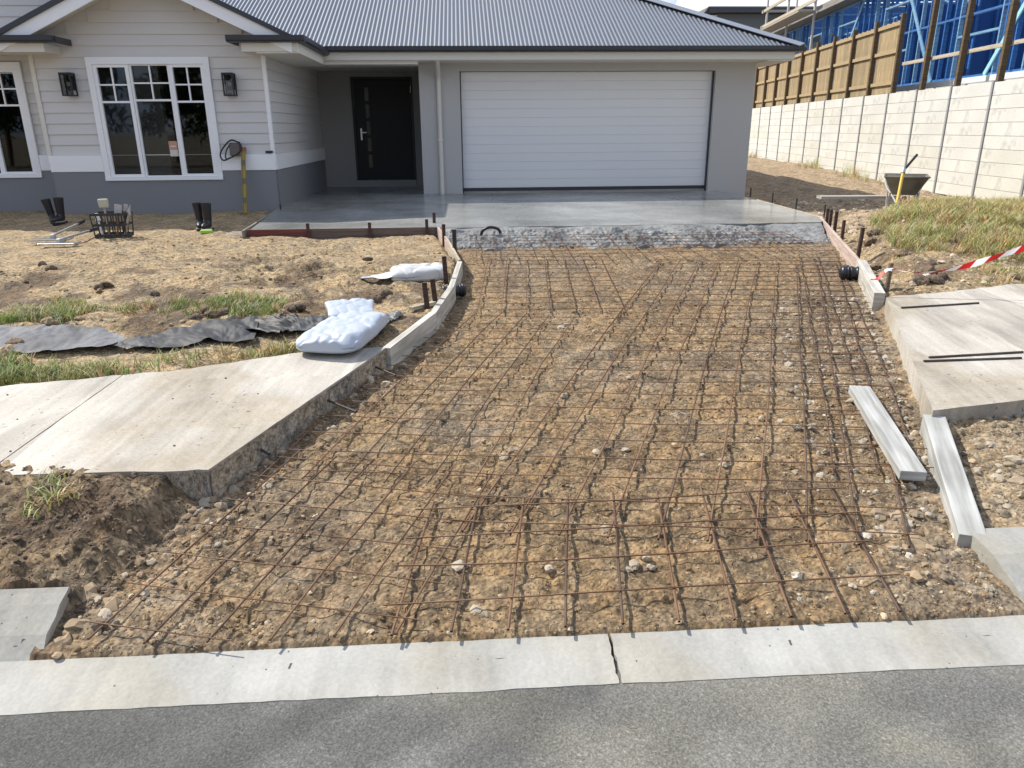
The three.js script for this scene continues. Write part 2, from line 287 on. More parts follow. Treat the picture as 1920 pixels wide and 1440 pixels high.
// ---- kerb channel: flush strip in sections, with a cracked joint, and the upright kerb cut off at both sides
{
  const ch = new THREE.Group(); ch.name = 'kerb_channel'; struct(ch); scene.add(ch);
  const joint = 0.46, xs = [-14, -7.2, -3.6, joint, 4.1, 8, 15];
  for (let k = 0; k < xs.length - 1; k++) {
    const a = xs[k] + 0.005, b = xs[k + 1] - 0.005, n = 60;
    // outline with slightly uneven long edges and a chipped joint
    const out = [];
    const wob = (x, s) => (vn(x * 5, s, 300) - 0.5) * 0.004 + (vn(x * 60, s, 301) - 0.5) * 0.005;
    for (let i = 0; i <= n; i++) { const x = mix(a, b, i / n); out.push([x, -1.945 + wob(x, 1)]); }
    for (let i = 1; i < 14; i++) out.push([b - 0.001 + (vn(i * 1.3, k, 302) - 0.65) * 0.008, mix(-1.945, -2.165, i / 14)]);
    for (let i = n; i >= 0; i--) { const x = mix(a, b, i / n); out.push([x, -2.165 + wob(x, 5)]); }
    for (let i = 13; i > 0; i--) out.push([a + (vn(i * 1.1, k, 303) - 0.3) * 0.008, mix(-1.945, -2.165, i / 14)]);
    const g = boxUV(raised(out, -0.12, 0.128), 1.7);
    const p = g.attributes.position; for (let i = 0; i < p.count; i++) if (p.getY(i) > 0) p.setY(i, 0.0025 + 0.11 * (-1.945 - p.getZ(i)) );
    mesh('kerb_section', g, M.kerb, ch);
  }
  const upright = (x0, x1, back, name, label) => {
    const n = 26, prof = [[-2.165, -0.1], [-2.158, 0.020], [-2.19, 0.040], [-2.24, 0.072], [-2.30, 0.098], [-2.35, 0.118], [-2.40, 0.132], [back + 0.02, 0.140], [back, 0.128], [back, -0.1]];
    const g = boxUV(warp(mergeVertices(alongX(prof, x0, x1)), (v) => { if (Math.abs(v.x - (x0 > 0 ? x0 : x1)) < 0.01) v.x += (vn(v.z * 22, v.y * 22, 310) - 0.5) * 0.03; }), 1.7);
    return mesh(name, g.index ? g.toNonIndexed() : g, M.kerb);
  };
  tag(upright(-9, -1.47, -2.44, 'cut_kerb', ''), 'sawn end of the raised concrete kerb beside dark scraped earth', 'kerb');
  tag(upright(2.0, 9, -2.60, 'cut_kerb', ''), 'sawn end of the raised concrete kerb beside the leaning form plank', 'kerb');
}

// ---- footpaths: concrete bays
const lpY = (z) => 0.27 + 0.0705 * (-z - 3.11), rpY = (z) => 0.305 + 0.0535 * (-z - 3.48);
function slabBay(parent, outl, yf, th, mat, seed) {
  const dense = [];
  outl.forEach((p, i) => { const q = outl[(i + 1) % outl.length], L = Math.hypot(q[0] - p[0], q[1] - p[1]), n = Math.max(1, Math.round(L / 0.05)), rough = p[2] || 0.004; for (let k = 0; k < n; k++) { const t = k / n, x = mix(p[0], q[0], t), z = mix(p[1], q[1], t), nx = (q[1] - p[1]) / L, nz = -(q[0] - p[0]) / L, w = k ? (fbm(x * 9 + seed, z * 9, 3, 320) - 0.5) * 2 * rough : 0; dense.push([x + nx * w, z + nz * w]); } });
  const g = raised(dense, 0, th); const p = g.attributes.position;
  for (let i = 0; i < p.count; i++) p.setY(i, p.getY(i) - th + yf(p.getZ(i)));
  return mesh('concrete_bay', boxUV(g, 2.1), mat, parent);
}
{
  const lp = new THREE.Group(); lp.name = 'footpath'; struct(lp); scene.add(lp);
  slabBay(lp, [[-1.18, -3.11], [-0.53, -4.67], [-1.08, -4.60, 0.03], [-1.69, -4.35, 0.03], [-2.03, -4.29], [-2.16, -3.12, 0.012]], lpY, 0.15, M.path, 1);
  slabBay(lp, [[-2.168, -3.12], [-2.038, -4.29, 0.03], [-2.65, -4.16, 0.03], [-5, -4.1, 0.02], [-9, -4.05], [-9, -3.1], [-5, -3.1, 0.012]], lpY, 0.15, M.path, 2);
  for (const [a, b, ox, oz] of [[[-1.18, -3.11], [-0.53, -4.67], 0.92, 0.38], [[-1.9, -3.113], [-1.178, -3.108], 0.05, 0.99]]) { const n = 60, P = [], U = [], I = [];
    for (let i = 0; i <= n; i++) for (let j = 0; j <= 6; j++) { const t = i / n, x = mix(a[0], b[0], t) + ox * 0.008, z = mix(a[1], b[1], t) + oz * 0.008, o = (fbm(t * 30, j * 0.9, 3, 360) - 0.35) * 0.012; P.push(x + ox * o, lpY(z) - 0.006 - 0.155 * j / 6, z + oz * o); U.push(t * 1.3, j * 0.02); if (i < n && j < 6) { const k = i * 7 + j; I.push(k, k + 1, k + 7, k + 1, k + 8, k + 7); } }
    const g = new THREE.BufferGeometry(); g.setAttribute('position', new THREE.Float32BufferAttribute(P, 3)); g.setAttribute('uv', new THREE.Float32BufferAttribute(U, 2)); g.setIndex(I); g.computeVertexNormals(); mesh('cut_edge', g, std([0.46, 0.40, 0.315], 0.95, { map: dirtMap, side: THREE.DoubleSide }), lp).userData.label = 'rough soil-stained cut edge of the footpath'; }
  const rp = new THREE.Group(); rp.name = 'footpath_right'; struct(rp); scene.add(rp);
  slabBay(rp, [[2.39, -3.48], [2.95, -3.58, 0.02], [3.35, -3.62, 0.02], [5.5, -3.7], [5.5, -5.3], [4.1, -5.48], [3.30, -5.62]], rpY, 0.15, M.path, 3);
  slabBay(rp, [[3.31, -5.63], [4.1, -5.49], [5.5, -5.31], [11, -5.1], [11, -6.2], [5.6, -6.15, 0.03], [4.72, -5.98, 0.03], [3.98, -5.78, 0.03]], rpY, 0.15, M.path, 4);
}

// ---- freshly poured slab: porch and apron, and the ragged front of the pour
const SLAB = 0.525;
{
  const out = [[-0.37, -9.72], [-2.72, -9.72], [-3.03, -12.7], [-3.03, -17.1], [-0.78, -17.1], [-0.78, -14.88], [4.95, -14.88], [4.98, -13.3], [4.86, -10.0]];
  const front = []; for (let i = 0; i <= 60; i++) { const t = i / 60, x = mix(4.62, -0.33, t); front.push([x, -9.62 + 0.12 * (fbm(x * 2.5, 3, 3, 330) - 0.5)]); }
  struct(mesh('wet_slab', boxUV(raised([...out, ...front].reverse(), SLAB - 0.14, 0.14), 3.1), M.wet));
  // slumping edge: height field running from slab level down to the bed
  const nx = 420, nz = 90, P = [], U = [], I = [];
  for (let j = 0; j <= nz; j++) for (let i = 0; i <= nx; i++) {
    const t = j / nz, d = mix(9.72, 8.60, t), xl = tab(XL, d) + 0.02, xr = tab(XR, d) - 0.03, x = mix(xl, xr, i / nx);
    const fr = 8.98 + 1.0 * (fbm(x * 1.7 + 4, 1.5, 5, 331) - 0.5) + 0.22 * sst(3.2, 4.4, x), s = 0.28 * sst(fr - 0.42, fr - 0.16, d) + 0.72 * sst(fr - 0.2, fr + 0.66, d);
    const lump = (fbm(x * 6, d * 9, 3, 332) - 0.5) * 0.10 + (ridge(vn(x * 17, d * 22, 333)) - 0.6) * 0.022 + (vn(x * 55, d * 55, 334) - 0.5) * 0.016;
    const e = sst(9.68, 9.45, d), sl = sst(3.5, 4.2, x) * 0.6;
    let y = mix(H(x, -d) - 0.02, SLAB - 0.004, s) + lump * e * (1 - sl) * sst(0.02, 0.3, s) * (1 - 0.5 * sst(0.8, 1, s));
    if (j === nz) y = H(x, -d) - 0.04;
    P.push(x, y, -d); U.push(x / 0.9, d / 0.9);
    if (i < nx && j < nz) { const k = j * (nx + 1) + i; I.push(k, k + nx + 1, k + 1, k + 1, k + nx + 1, k + nx + 2); }
  }
  const g = new THREE.BufferGeometry(); g.setAttribute('position', new THREE.Float32BufferAttribute(P, 3)); g.setAttribute('uv', new THREE.Float32BufferAttribute(U, 2)); g.setIndex(I); g.computeVertexNormals();
  struct(mesh('slab_edge', g, M.pour));
}

// ================================================================ THE HOUSE
const house = thing('house', 'single-storey pale weatherboard house with grey corrugated roof and white double garage door', 'house', [0, 0.45, -15]);
const hp = (name, geo, mat, parent = house) => mesh(name, geo.translate(0, -0.45, 15), mat, parent);
const SL = 0.466;                                                   // roof slope (25 degrees)
{
  const bayY = (x) => 4.02 - SL * Math.abs(x + 4.62);
  const rect = (a, b, c, d) => [[a, c], [a, d], [b, d], [b, c]];
  // --- walls behind the cladding
  const W1 = [-5.70, -3.87, 0.97, 2.78], W2 = [-8.85, -6.985, 1.0, 2.76];
  hp('bay_wall', alongZ([[-6.5, 0.35], [-3.04, 0.35], [-3.04, bayY(-3.04) - 0.06], [-4.62, 3.95], [-6.5, bayY(-6.5) - 0.06]], -12.85, -12.725, [rect(W1[0] + 0.05, W1[1] - 0.05, W1[2] + 0.05, W1[3] - 0.05)]), M.board);
  hp('side_wall', bx(-3.17, -3.065, 0.35, 2.87, -17.1, -12.86), M.board);
  hp('left_wall', alongZ([[-12.6, 0.35], [-4.9, 0.35], [-4.9, 3.45], [-8.6, 5.17], [-12.6, 3.3]], -13.45, -13.325, [rect(W2[0] + 0.05, W2[1] - 0.05, W2[2] + 0.05, W2[3] - 0.05)]), M.board);
  hp('bay_side_wall', bx(-6.5, -6.4, 0.35, 3.0, -13.32, -12.86), M.board);
  hp('room', merge([bx(-9.5, -3.18, 0.45, 0.55, -17, -13.5), bx(-6.39, -3.18, 0.45, 0.55, -13.49, -12.87), bx(-9.5, -3.18, 2.86, 2.95, -17, -13.5), bx(-6.39, -3.18, 2.86, 2.95, -13.49, -12.87), bx(-9.6, -9.5, 0.45, 2.95, -17.1, -13.5), bx(-9.5, -3.18, 0.56, 2.85, -17.1, -17)]), M.room);
  // --- dark rendered base and white band
  hp('base_wall', alongZ([[-6.5, 0.30], [-3.035, 0.30], [-3.035, 1.106], [W1[1] + 0.002, 1.106], [W1[1] + 0.002, W1[2] - 0.002], [W1[0] - 0.002, W1[2] - 0.002], [W1[0] - 0.002, 1.106], [-6.5, 1.106]], -12.724, -12.665), M.base);
  hp('base_wall', bx(-3.064, -3.02, 0.30, 1.104, -17.09, -12.725), M.base);
  hp('base_wall', alongZ([[-12.6, 0.30], [-6.503, 0.30], [-6.503, 1.104], [W2[1] + 0.002, 1.104], [W2[1] + 0.002, W2[2] - 0.002], [W2[0] - 0.002, W2[2] - 0.002], [W2[0] - 0.002, 1.104], [-12.6, 1.104]], -13.324, -13.27), M.base);
  for (const [a, b] of [[-6.515, W1[0] - 0.003], [W1[1] + 0.003, -3.025]]) hp('band', rbx(b - a, 0.246, 0.075, 0.006, (a + b) / 2, 1.231, -12.69), M.white);
  hp('band', rbx(0.075, 0.244, 4.42, 0.006, -3.045, 1.2305, -14.90), M.white);
  hp('band', rbx(0.47, 0.244, 0.07, 0.006, -6.745, 1.2305, -13.29), M.white);
  // --- weatherboards: every board its own piece, lapped over the one below
  const lapped = (x0, x1, y, z, h) => alongX([[z, y], [z + 0.030, y], [z + 0.011, y + h + 0.012], [z, y + h + 0.012]], x0, x1);
  const clad = hp('cladding', bx(-6.49, -3.06, 1.35, 1.36, -12.722, -12.712), M.board);
  const pitch = 0.1585;
  for (let k = 0, y = 1.356; y < 3.9; k++, y += pitch) {
    const yb = y + pitch, lim = (3.86 - yb) / SL, a = Math.max(-6.47, -4.62 - lim), b = Math.min(-3.085, -4.62 + lim);
    if (b - a < 0.12) break;
    const put = (p, q) => q - p > 0.03 && hp('weatherboard', lapped(p, q, y, -12.722, pitch), M.board, clad);
    if (yb > W1[2] && y < W1[3] - 0.02) { put(a, W1[0] - 0.004); put(W1[1] + 0.004, b); } else put(a, b);
  }
  const clad2 = hp('cladding', bx(-3.066, -3.06, 1.35, 1.36, -17, -12.8), M.board);
  for (let k = 0, y = 1.356; y < 2.8; k++, y += pitch) hp('weatherboard', alongZ([[-3.064, y], [-3.034, y], [-3.053, y + pitch + 0.012], [-3.064, y + pitch + 0.012]], -17.09, -12.77), M.board, clad2);
  const clad3 = hp('cladding', bx(-6.99, -6.5, 1.35, 1.36, -13.322, -13.312), M.board);
  for (let k = 0, y = 1.356; y < 4.6; k++, y += pitch) {
    const lim = (5.0 - y) / SL, b = Math.min(y > 2.95 ? -4.95 : -6.5, -8.6 + lim);
    const put = (p, q) => q - p > 0.03 && hp('weatherboard', lapped(p, q, y, -13.323, pitch), M.board, clad3);
    if (y + pitch > W2[2] && y < W2[3] - 0.02) { put(-10.5, W2[0] - 0.004); put(W2[1] + 0.004, b); } else put(Math.max(-10.5, -8.6 - lim), b);
  }
  const clad4 = hp('cladding', bx(-6.506, -6.5, 1.35, 1.36, -13.3, -12.8), M.board);
  for (let k = 0, y = 1.356; y < 2.9; k++, y += pitch) hp('weatherboard', alongZ([[-6.502, y], [-6.502, y + pitch + 0.012], [-6.513, y + pitch + 0.012], [-6.532, y]], -13.28, -12.76), M.board, clad4);
  // corner stops
  hp('corner_trim', rbx(0.06, 1.47, 0.06, 0.004, -3.052, 2.085, -12.712), M.white);
  hp('corner_trim', rbx(0.065, 1.55, 0.065, 0.004, -6.505, 2.125, -12.712), M.cream);
  hp('corner_trim', rbx(0.05, 1.5, 0.05, 0.004, -6.56, 2.1, -13.27), M.cream);
  hp('weep_vent', rbx(0.11, 0.035, 0.03, 0.004, -3.1, 1.385, -12.655), M.black);
  // --- windows
  const windowUnit = (x0, x1, y0, y1, z, cols, label) => {
    const t = 0.085, f = z + 0.045;
    const w = hp('window', merge([bx(x0, x1, y1 - 0.10, y1, z - 0.1, f), bx(x0, x0 + t, y0 + 0.05, y1 - 0.10, z - 0.1, f), bx(x1 - t, x1, y0 + 0.05, y1 - 0.10, z - 0.1, f), bx(x0, x1, y0, y0 + 0.05, z - 0.1, f + 0.012)]), M.white);
    if (label) w.userData.label = label;
    const iw = x1 - x0 - 2 * t, tot = cols.reduce((s, c) => s + c, 0); let x = x0 + t;
    cols.forEach((c, i) => {
      const a = x + 0.002, b = x + iw * c / tot - 0.002, s = i === 1 ? 0.028 : 0.052, zz = i === 1 ? f - 0.03 : f - 0.015, yb = y0 + 0.052, yt = y1 - 0.102, st = i === 1 ? 0.018 : 0.042; x = b + 0.002;
      hp('sash', merge([bx(a, a + s, yb, yt, zz - 0.05, zz), bx(b - s, b, yb, yt, zz - 0.05, zz), bx(a + s, b - s, yb, yb + st, zz - 0.05, zz), bx(a + s, b - s, yt - st, yt, zz - 0.05, zz)]), M.white, w);
      const pa = a + s, pb = b - s, pt = yt - st, pm = pt - 0.495, mz = zz - 0.012, m = 0.011;
      hp('muntin', bx(pa, pb, pm - m - 0.004, pm + m + 0.004, mz - 0.022, mz), M.white, w);
      hp('muntin', bx(pa, pb, (pt + pm) / 2 - m, (pt + pm) / 2 + m, mz - 0.022, mz - 0.001), M.white, w);
      hp('muntin', bx((pa + pb) / 2 - m, (pa + pb) / 2 + m, pm + m + 0.004, pt, mz - 0.023, mz + 0.001), M.white, w);
      const g = mz - 0.028, xm = (pa + pb) / 2, ym = (pt + pm) / 2;
      hp('pane', bx(pa, pb, yb + st, pm, g - 0.004, g), M.glass, w);
      for (const [u, v, p, q] of [[pa, xm, ym, pt], [xm, pb, ym, pt], [pa, xm, pm, ym], [xm, pb, pm, ym]]) hp('pane', bx(u + 0.001, v - 0.001, p + 0.001, q - 0.001, g - 0.004, g), M.glass, w);
    });
    return w;
  };
  windowUnit(...W1, -12.70, [1, 1.13, 1], 'white three-light window with small square panes across the top');
  windowUnit(...W2, -13.30, [1, 1.13, 1], 'white window partly beyond the corner of the bay');
  // --- garage, porch walls
  hp('garage_wall', alongZ([[-0.80, 0.35], [-0.05, 0.35], [-0.05, 2.72], [4.76, 2.72], [4.76, 0.35], [5.52, 0.35], [5.52, 2.87], [-0.80, 2.87]], -15.12, -14.9), M.render);
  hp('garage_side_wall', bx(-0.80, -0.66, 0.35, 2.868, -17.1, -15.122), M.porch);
  hp('garage_side_wall', bx(5.38, 5.518, 0.35, 2.868, -27, -15.122), M.render);
  hp('back_wall', merge([bx(-12.6, 5.52, 0.35, 2.868, -27.15, -27.01), bx(-12.6, -12.48, 0.35, 3.2, -27, -13.46)]), M.render);
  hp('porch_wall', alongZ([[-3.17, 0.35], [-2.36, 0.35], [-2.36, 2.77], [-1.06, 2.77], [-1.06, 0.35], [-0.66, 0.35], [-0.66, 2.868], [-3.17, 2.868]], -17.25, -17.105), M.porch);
  hp('door_step', bx(-2.355, -1.065, 0.36, 0.665, -17.24, -17.06), M.porch);
  hp('door_frame', merge([bx(-2.355, -2.31, 0.667, 2.765, -17.22, -17.10), bx(-1.11, -1.065, 0.667, 2.765, -17.22, -17.10), bx(-2.309, -1.111, 2.72, 2.765, -17.22, -17.10)]), M.black);
  const door = hp('front_door', rbx(1.19, 2.04, 0.045, 0.004, -1.71, 1.695, -17.15), M.door);
  hp('door_panel', bx(-1.9, -1.2, 0.75, 2.62, -17.127, -17.121), M.door, door);
  for (let k = 0; k < 5; k++) hp('glass_slit', bx(-2.08, -2.0, 0.93 + k * 0.34, 1.2 + k * 0.34, -17.127, -17.122), phy([0.012, 0.013, 0.014], 0.15), door);
  hp('door_handle', merge([rbx(0.035, 0.24, 0.012, 0.003, -2.2, 1.62, -17.118), rbx(0.13, 0.022, 0.02, 0.004, -2.145, 1.655, -17.075), cyl(0.011, 0.011, 0.06, 8).rotateX(Math.PI / 2).translate(-2.2, 1.655, -17.09)]), M.steel, door);
  const gd = hp('garage_door', bx(-0.05, 4.76, 0.62, 2.715, -15.115, -15.085), M.garage);
  for (let k = 0; k < 13; k++) { const h = 2.095 / 13; hp('slat', rbx(4.80, h - 0.0012, 0.03, 0.003, 2.355, 0.62 + h * (k + 0.5), -15.07 + (k % 2) * 0.0), M.garage, gd); }
  hp('door_seal', bx(-0.05, 4.76, 0.56, 0.618, -15.1, -15.06), M.gutter, gd);
  hp('garage_sill', bx(-0.05, 4.76, 0.40, 0.556, -15.1, -15.02), M.kerb, gd);
  hp('door_track', merge([bx(4.735, 4.757, 0.53, 2.715, -15.05, -14.99), bx(-0.047, -0.03, 0.53, 2.715, -15.05, -14.99)]), M.gutter, gd);
  hp('ceiling', bx(-3.06, 5.5, 2.872, 2.89, -17.24, -14.36), M.cream);
  hp('interior_wall', bx(-0.6, 5.3, 0.4, 2.86, -17.6, -17.5), M.room);
  // --- eaves, fascia, gutters
  hp('fascia', merge([bx(-2.40, 6.0, 2.865, 3.0, -14.36, -14.325), bx(-3.06, 5.52, 2.855, 2.868, -14.93, -14.361)]), M.cream);
  hp('eave_beam', bx(-3.03, -0.78, 2.80, 2.868, -14.88, -14.40), M.cream);
  hp('soffit', merge([bx(5.523, 5.97, 2.84, 2.864, -27, -14.36), bx(-3.03, -2.44, 2.79, 2.81, -14.40, -12.24)]), M.cream);
  hp('fascia', bx(5.972, 6.0, 2.85, 3.0, -27, -14.37), M.cream); hp('fascia', bx(-2.438, -2.405, 2.792, 2.95, -14.36, -12.22), M.cream);
  const gprof = [[0, 0.0], [0.085, 0.008], [0.105, 0.03], [0.11, 0.095], [0.095, 0.095], [0.085, 0.035], [0.01, 0.02], [0, 0.1], [-0.01, 0.1]];
  hp('gutter', alongX(gprof.map(([a, b]) => [-14.32 + a, 2.985 + b]), -2.33, 6.10), M.gutter);
  hp('gutter', alongZ(gprof.map(([a, b]) => [6.005 + a, 2.984 + b]).reverse(), -27, -14.22), M.gutter);
  hp('gutter', alongZ(gprof.map(([a, b]) => [-2.40 + a, 2.93 + b]).reverse(), -14.32, -12.12), M.gutter);
  hp('gutter', merge([alongX(gprof.map(([a, b]) => [-12.21 + a, 2.93 + b]), -3.42, -2.29), bx(-3.42, -3.39, 2.932, 3.02, -12.68, -12.2)]), M.gutter);
  hp('gutter', merge([alongX(gprof.map(([a, b]) => [-12.21 + a, 2.93 + b]), -7.0, -5.86), bx(-5.89, -5.86, 2.932, 3.02, -12.68, -12.2)]), M.gutter);
  hp('eave_return', bx(-3.24, -2.44, 2.812, 2.928, -12.70, -12.225), M.cream);
  hp('eave_return', bx(-6.85, -6.05, 2.812, 2.928, -12.70, -12.225), M.cream);
  hp('soffit', bx(-7.6, -6.54, 2.86, 2.90, -13.30, -12.75), M.cream);
  // gable: barge boards, dark capping, raked soffit
  const seg = (s, xa, xb, o0, o1) => { const P = [[-4.62 + s * xa, 4.02 - SL * xa + o1], [-4.62 + s * xb, 4.02 - SL * xb + o1], [-4.62 + s * xb, 4.02 - SL * xb + o0], [-4.62 + s * xa, 4.02 - SL * xa + o0]]; return s > 0 ? P.reverse() : P; };
  for (const s of [-1, 1]) {
    hp('barge_board', alongZ(seg(s, 0.0, 2.12, -0.245, -0.062), -12.235, -12.205), M.white);
    hp('barge_capping', alongZ(seg(s, 0.0, 2.24, -0.06, 0.012), -12.24, -12.17), M.gutter);
    hp('raked_soffit', alongZ(seg(s, 0.02, 2.1, -0.13, -0.11), -12.715, -12.238), M.cream);
  }
  hp('bay_roof', alongZ([[-4.62, 4.02], [-6.86, 2.976], [-6.86, 2.93], [-4.62, 3.97], [-2.38, 2.93], [-2.38, 2.976]], -18.5, -12.242), M.roof);
  hp('gable_roof', alongZ([[-8.6, 5.26], [-12.9, 3.256], [-12.9, 3.2], [-8.6, 5.2], [-4.6, 3.336], [-4.6, 3.396]], -20, -12.95), M.roof);
  hp('gable_barge', alongZ([[-8.6, 5.19], [-12.9, 3.19], [-12.9, 3.0], [-8.6, 5.0], [-6.3, 3.93], [-6.3, 4.12]], -13.0, -12.96), M.white);
  // --- corrugated main roof: 76 mm sheeting, hipped at the garage end
  const corr = (u0, u1, top, place) => {
    const st = 0.076 / 8, n = Math.ceil((u1 - u0) / st), P = [], I = [];
    for (let i = 0; i <= n; i++) { const u = Math.min(u1, u0 + i * st), c = 0.0095 * Math.cos(u / 0.076 * Math.PI * 2), t = Math.max(0.01, top(u)); P.push(...place(u, 0, c), ...place(u, t, c)); if (i < n) { const k = i * 2; I.push(k, k + 2, k + 1, k + 1, k + 2, k + 3); } }
    const g = new THREE.BufferGeometry(); g.setAttribute('position', new THREE.Float32BufferAttribute(P, 3)); g.setIndex(I); g.computeVertexNormals(); g.setAttribute('uv', new THREE.Float32BufferAttribute(new Float32Array(P.length / 3 * 2), 2)); return g;
  };
  const A = Math.atan(SL), sn = Math.sin(A), cs = Math.cos(A), RUN = 6.4;
  hp('roof', corr(-12.8, 6.07, (x) => Math.min(RUN, 6.07 - x) / cs, (x, t, c) => [x, 3.075 + t * sn + c * cs, -14.26 - t * cs + c * sn]), M.roof);
  hp('roof', corr(-27.06, -14.26, (z) => Math.min(RUN, -14.26 - z, z + 27.06) / cs, (z, t, c) => [6.07 - t * cs + c * sn, 3.075 + t * sn + c * cs, z]), M.roof);
  hp('roof', corr(-12.8, 6.07, (x) => Math.min(RUN, 6.07 - x) / cs, (x, t, c) => [x, 3.075 + t * sn + c * cs, -27.06 + t * cs - c * sn]), M.roof);
  const hip = (za, s) => { const g = merge([-1, 1].map((k) => box(0.17, 0.012, RUN * Math.hypot(Math.SQRT2, SL) + 0.1).rotateZ(k * 0.33).translate(-k * 0.075, 0, 0))); const dir = V(-RUN, RUN * SL, -RUN * s), m = new THREE.Matrix4().lookAt(V(0, 0, 0), dir, V(0, 1, 0)); g.applyMatrix4(m); return g.translate(6.07 - RUN / 2, 3.075 + RUN * SL / 2 + 0.03, za - s * RUN / 2); };
  hp('hip_capping', hip(-14.26, 1), std([0.26, 0.285, 0.325], 0.4, { metalness: 0.3 }));
  hp('ridge_capping', bx(-12.8, -0.3, 3.075 + RUN * SL, 3.11 + RUN * SL, -20.8, -20.5), M.gutter);
  // --- downpipe
  const dpipe = hp('downpipe', merge([tube([[-0.44, 2.98, -14.36], [-0.44, 2.88, -14.40], [-0.44, 2.72, -14.68], [-0.44, 2.6, -14.84], [-0.44, 2.4, -14.85]], 0.042, 10, 24), cyl(0.042, 0.042, 1.9, 12, -0.44, 1.47, -14.85)]), M.cream);
  hp('bracket', bx(-0.49, -0.39, 1.5, 1.53, -14.9, -14.80), M.cream, dpipe);
}
// ---- things fixed to or standing at the house front
function lantern(x, y, z, label) {
  const t = thing('wall_lantern', label, 'wall lamp', [x, y, z], 0, 'wall lanterns beside the bay window');
  const e = 0.009, W = 0.075, D0 = 0.02, D1 = 0.16, Hh = 0.15;
  const rods = []; for (const sx of [-1, 1]) for (const zz of [D0, D1]) { rods.push(bx(sx * W - e, sx * W + e, -Hh, Hh, zz - e, zz + e)); }
  for (const yy of [-Hh, Hh]) { for (const zz of [D0, D1]) rods.push(bx(-W - e, W + e, yy - e, yy + e, zz - e + 0.001, zz + e + 0.001)); for (const sx of [-1, 1]) rods.push(bx(sx * W - e * 1.02, sx * W + e * 1.02, yy - e * 0.98, yy + e * 0.98, D0, D1)); }
  mesh('frame', merge(rods), M.black, t);
  mesh('back_plate', rbx(0.11, 0.2, 0.02, 0.003, 0, 0.03, 0.01), M.black, t);
  mesh('cap', rbx(0.168, 0.014, 0.16, 0.003, 0, Hh + 0.016, 0.09), M.black, t);
  mesh('pane', bx(-W + e, W - e, -Hh + e, Hh - e, D1 - 0.002, D1 + 0.002), M.glass, t);
  mesh('lamp_holder', cyl(0.016, 0.02, 0.09, 10, 0, 0.09, 0.09), M.black, t);
  mesh('bulb', new THREE.SphereGeometry(0.026, 12, 10).scale(1, 1.4, 1).translate(0, 0.015, 0.09), phy([0.8, 0.8, 0.78], 0.1), t);
}
lantern(-5.98, 2.385, -12.69, 'black box wall lantern between the corner trim and the bay window');
lantern(-3.58, 2.375, -12.69, 'black box wall lantern between the bay window and the porch corner');
{
  // notice stuck to the glass, orange-brown over white
  const n = thing('window_notice', 'small orange and white paper notice stuck inside the middle window pane', 'notice', [-4.60, 1.44, -12.712]);
  mesh('upper_sheet', bx(-0.065, 0.065, 0.0, 0.12, 0, 0.001), std([0.55, 0.30, 0.20], 0.8), n);
  mesh('lower_sheet', bx(-0.062, 0.066, -0.11, -0.005, 0, 0.001), std([0.62, 0.56, 0.50], 0.8), n);
  mesh('print_line', merge([bx(-0.04, 0.045, 0.035, 0.05, 0.0012, 0.002), bx(-0.045, 0.04, -0.05, -0.04, 0.0012, 0.002), bx(-0.045, 0.03, -0.075, -0.067, 0.0012, 0.002)]), std([0.75, 0.7, 0.66], 0.8), n);
  // cable hung from a box on the white band
  const c = thing('cable_box', 'grey box with looped black cable mounted on the white band by the window', 'cable box', [-3.64, 1.43, -12.66]);
  mesh('box', rbx(0.17, 0.20, 0.09, 0.02, 0.03, 0.0, 0.055), std([0.12, 0.10, 0.095], 0.6), c);
  mesh('cap', rbx(0.10, 0.03, 0.07, 0.01, 0.03, 0.125, 0.055), M.white, c);
  mesh('cable', tube([[0.12, 0.1, 0.09], [0.0, 0.14, 0.1], [-0.12, 0.05, 0.1], [-0.2, -0.08, 0.1], [-0.17, -0.16, 0.1], [-0.06, -0.13, 0.1], [0.1, -0.04, 0.1], [0.14, 0.04, 0.1], [0.12, 0.1, 0.1]], 0.012, 8, 60), M.rubber, c);
  mesh('cable', tube([[0.0, 0.1, 0.085], [-0.09, 0.0, 0.1], [-0.12, -0.12, 0.105], [-0.1, -0.16, 0.1]], 0.011, 8, 30), M.rubber, c);
}

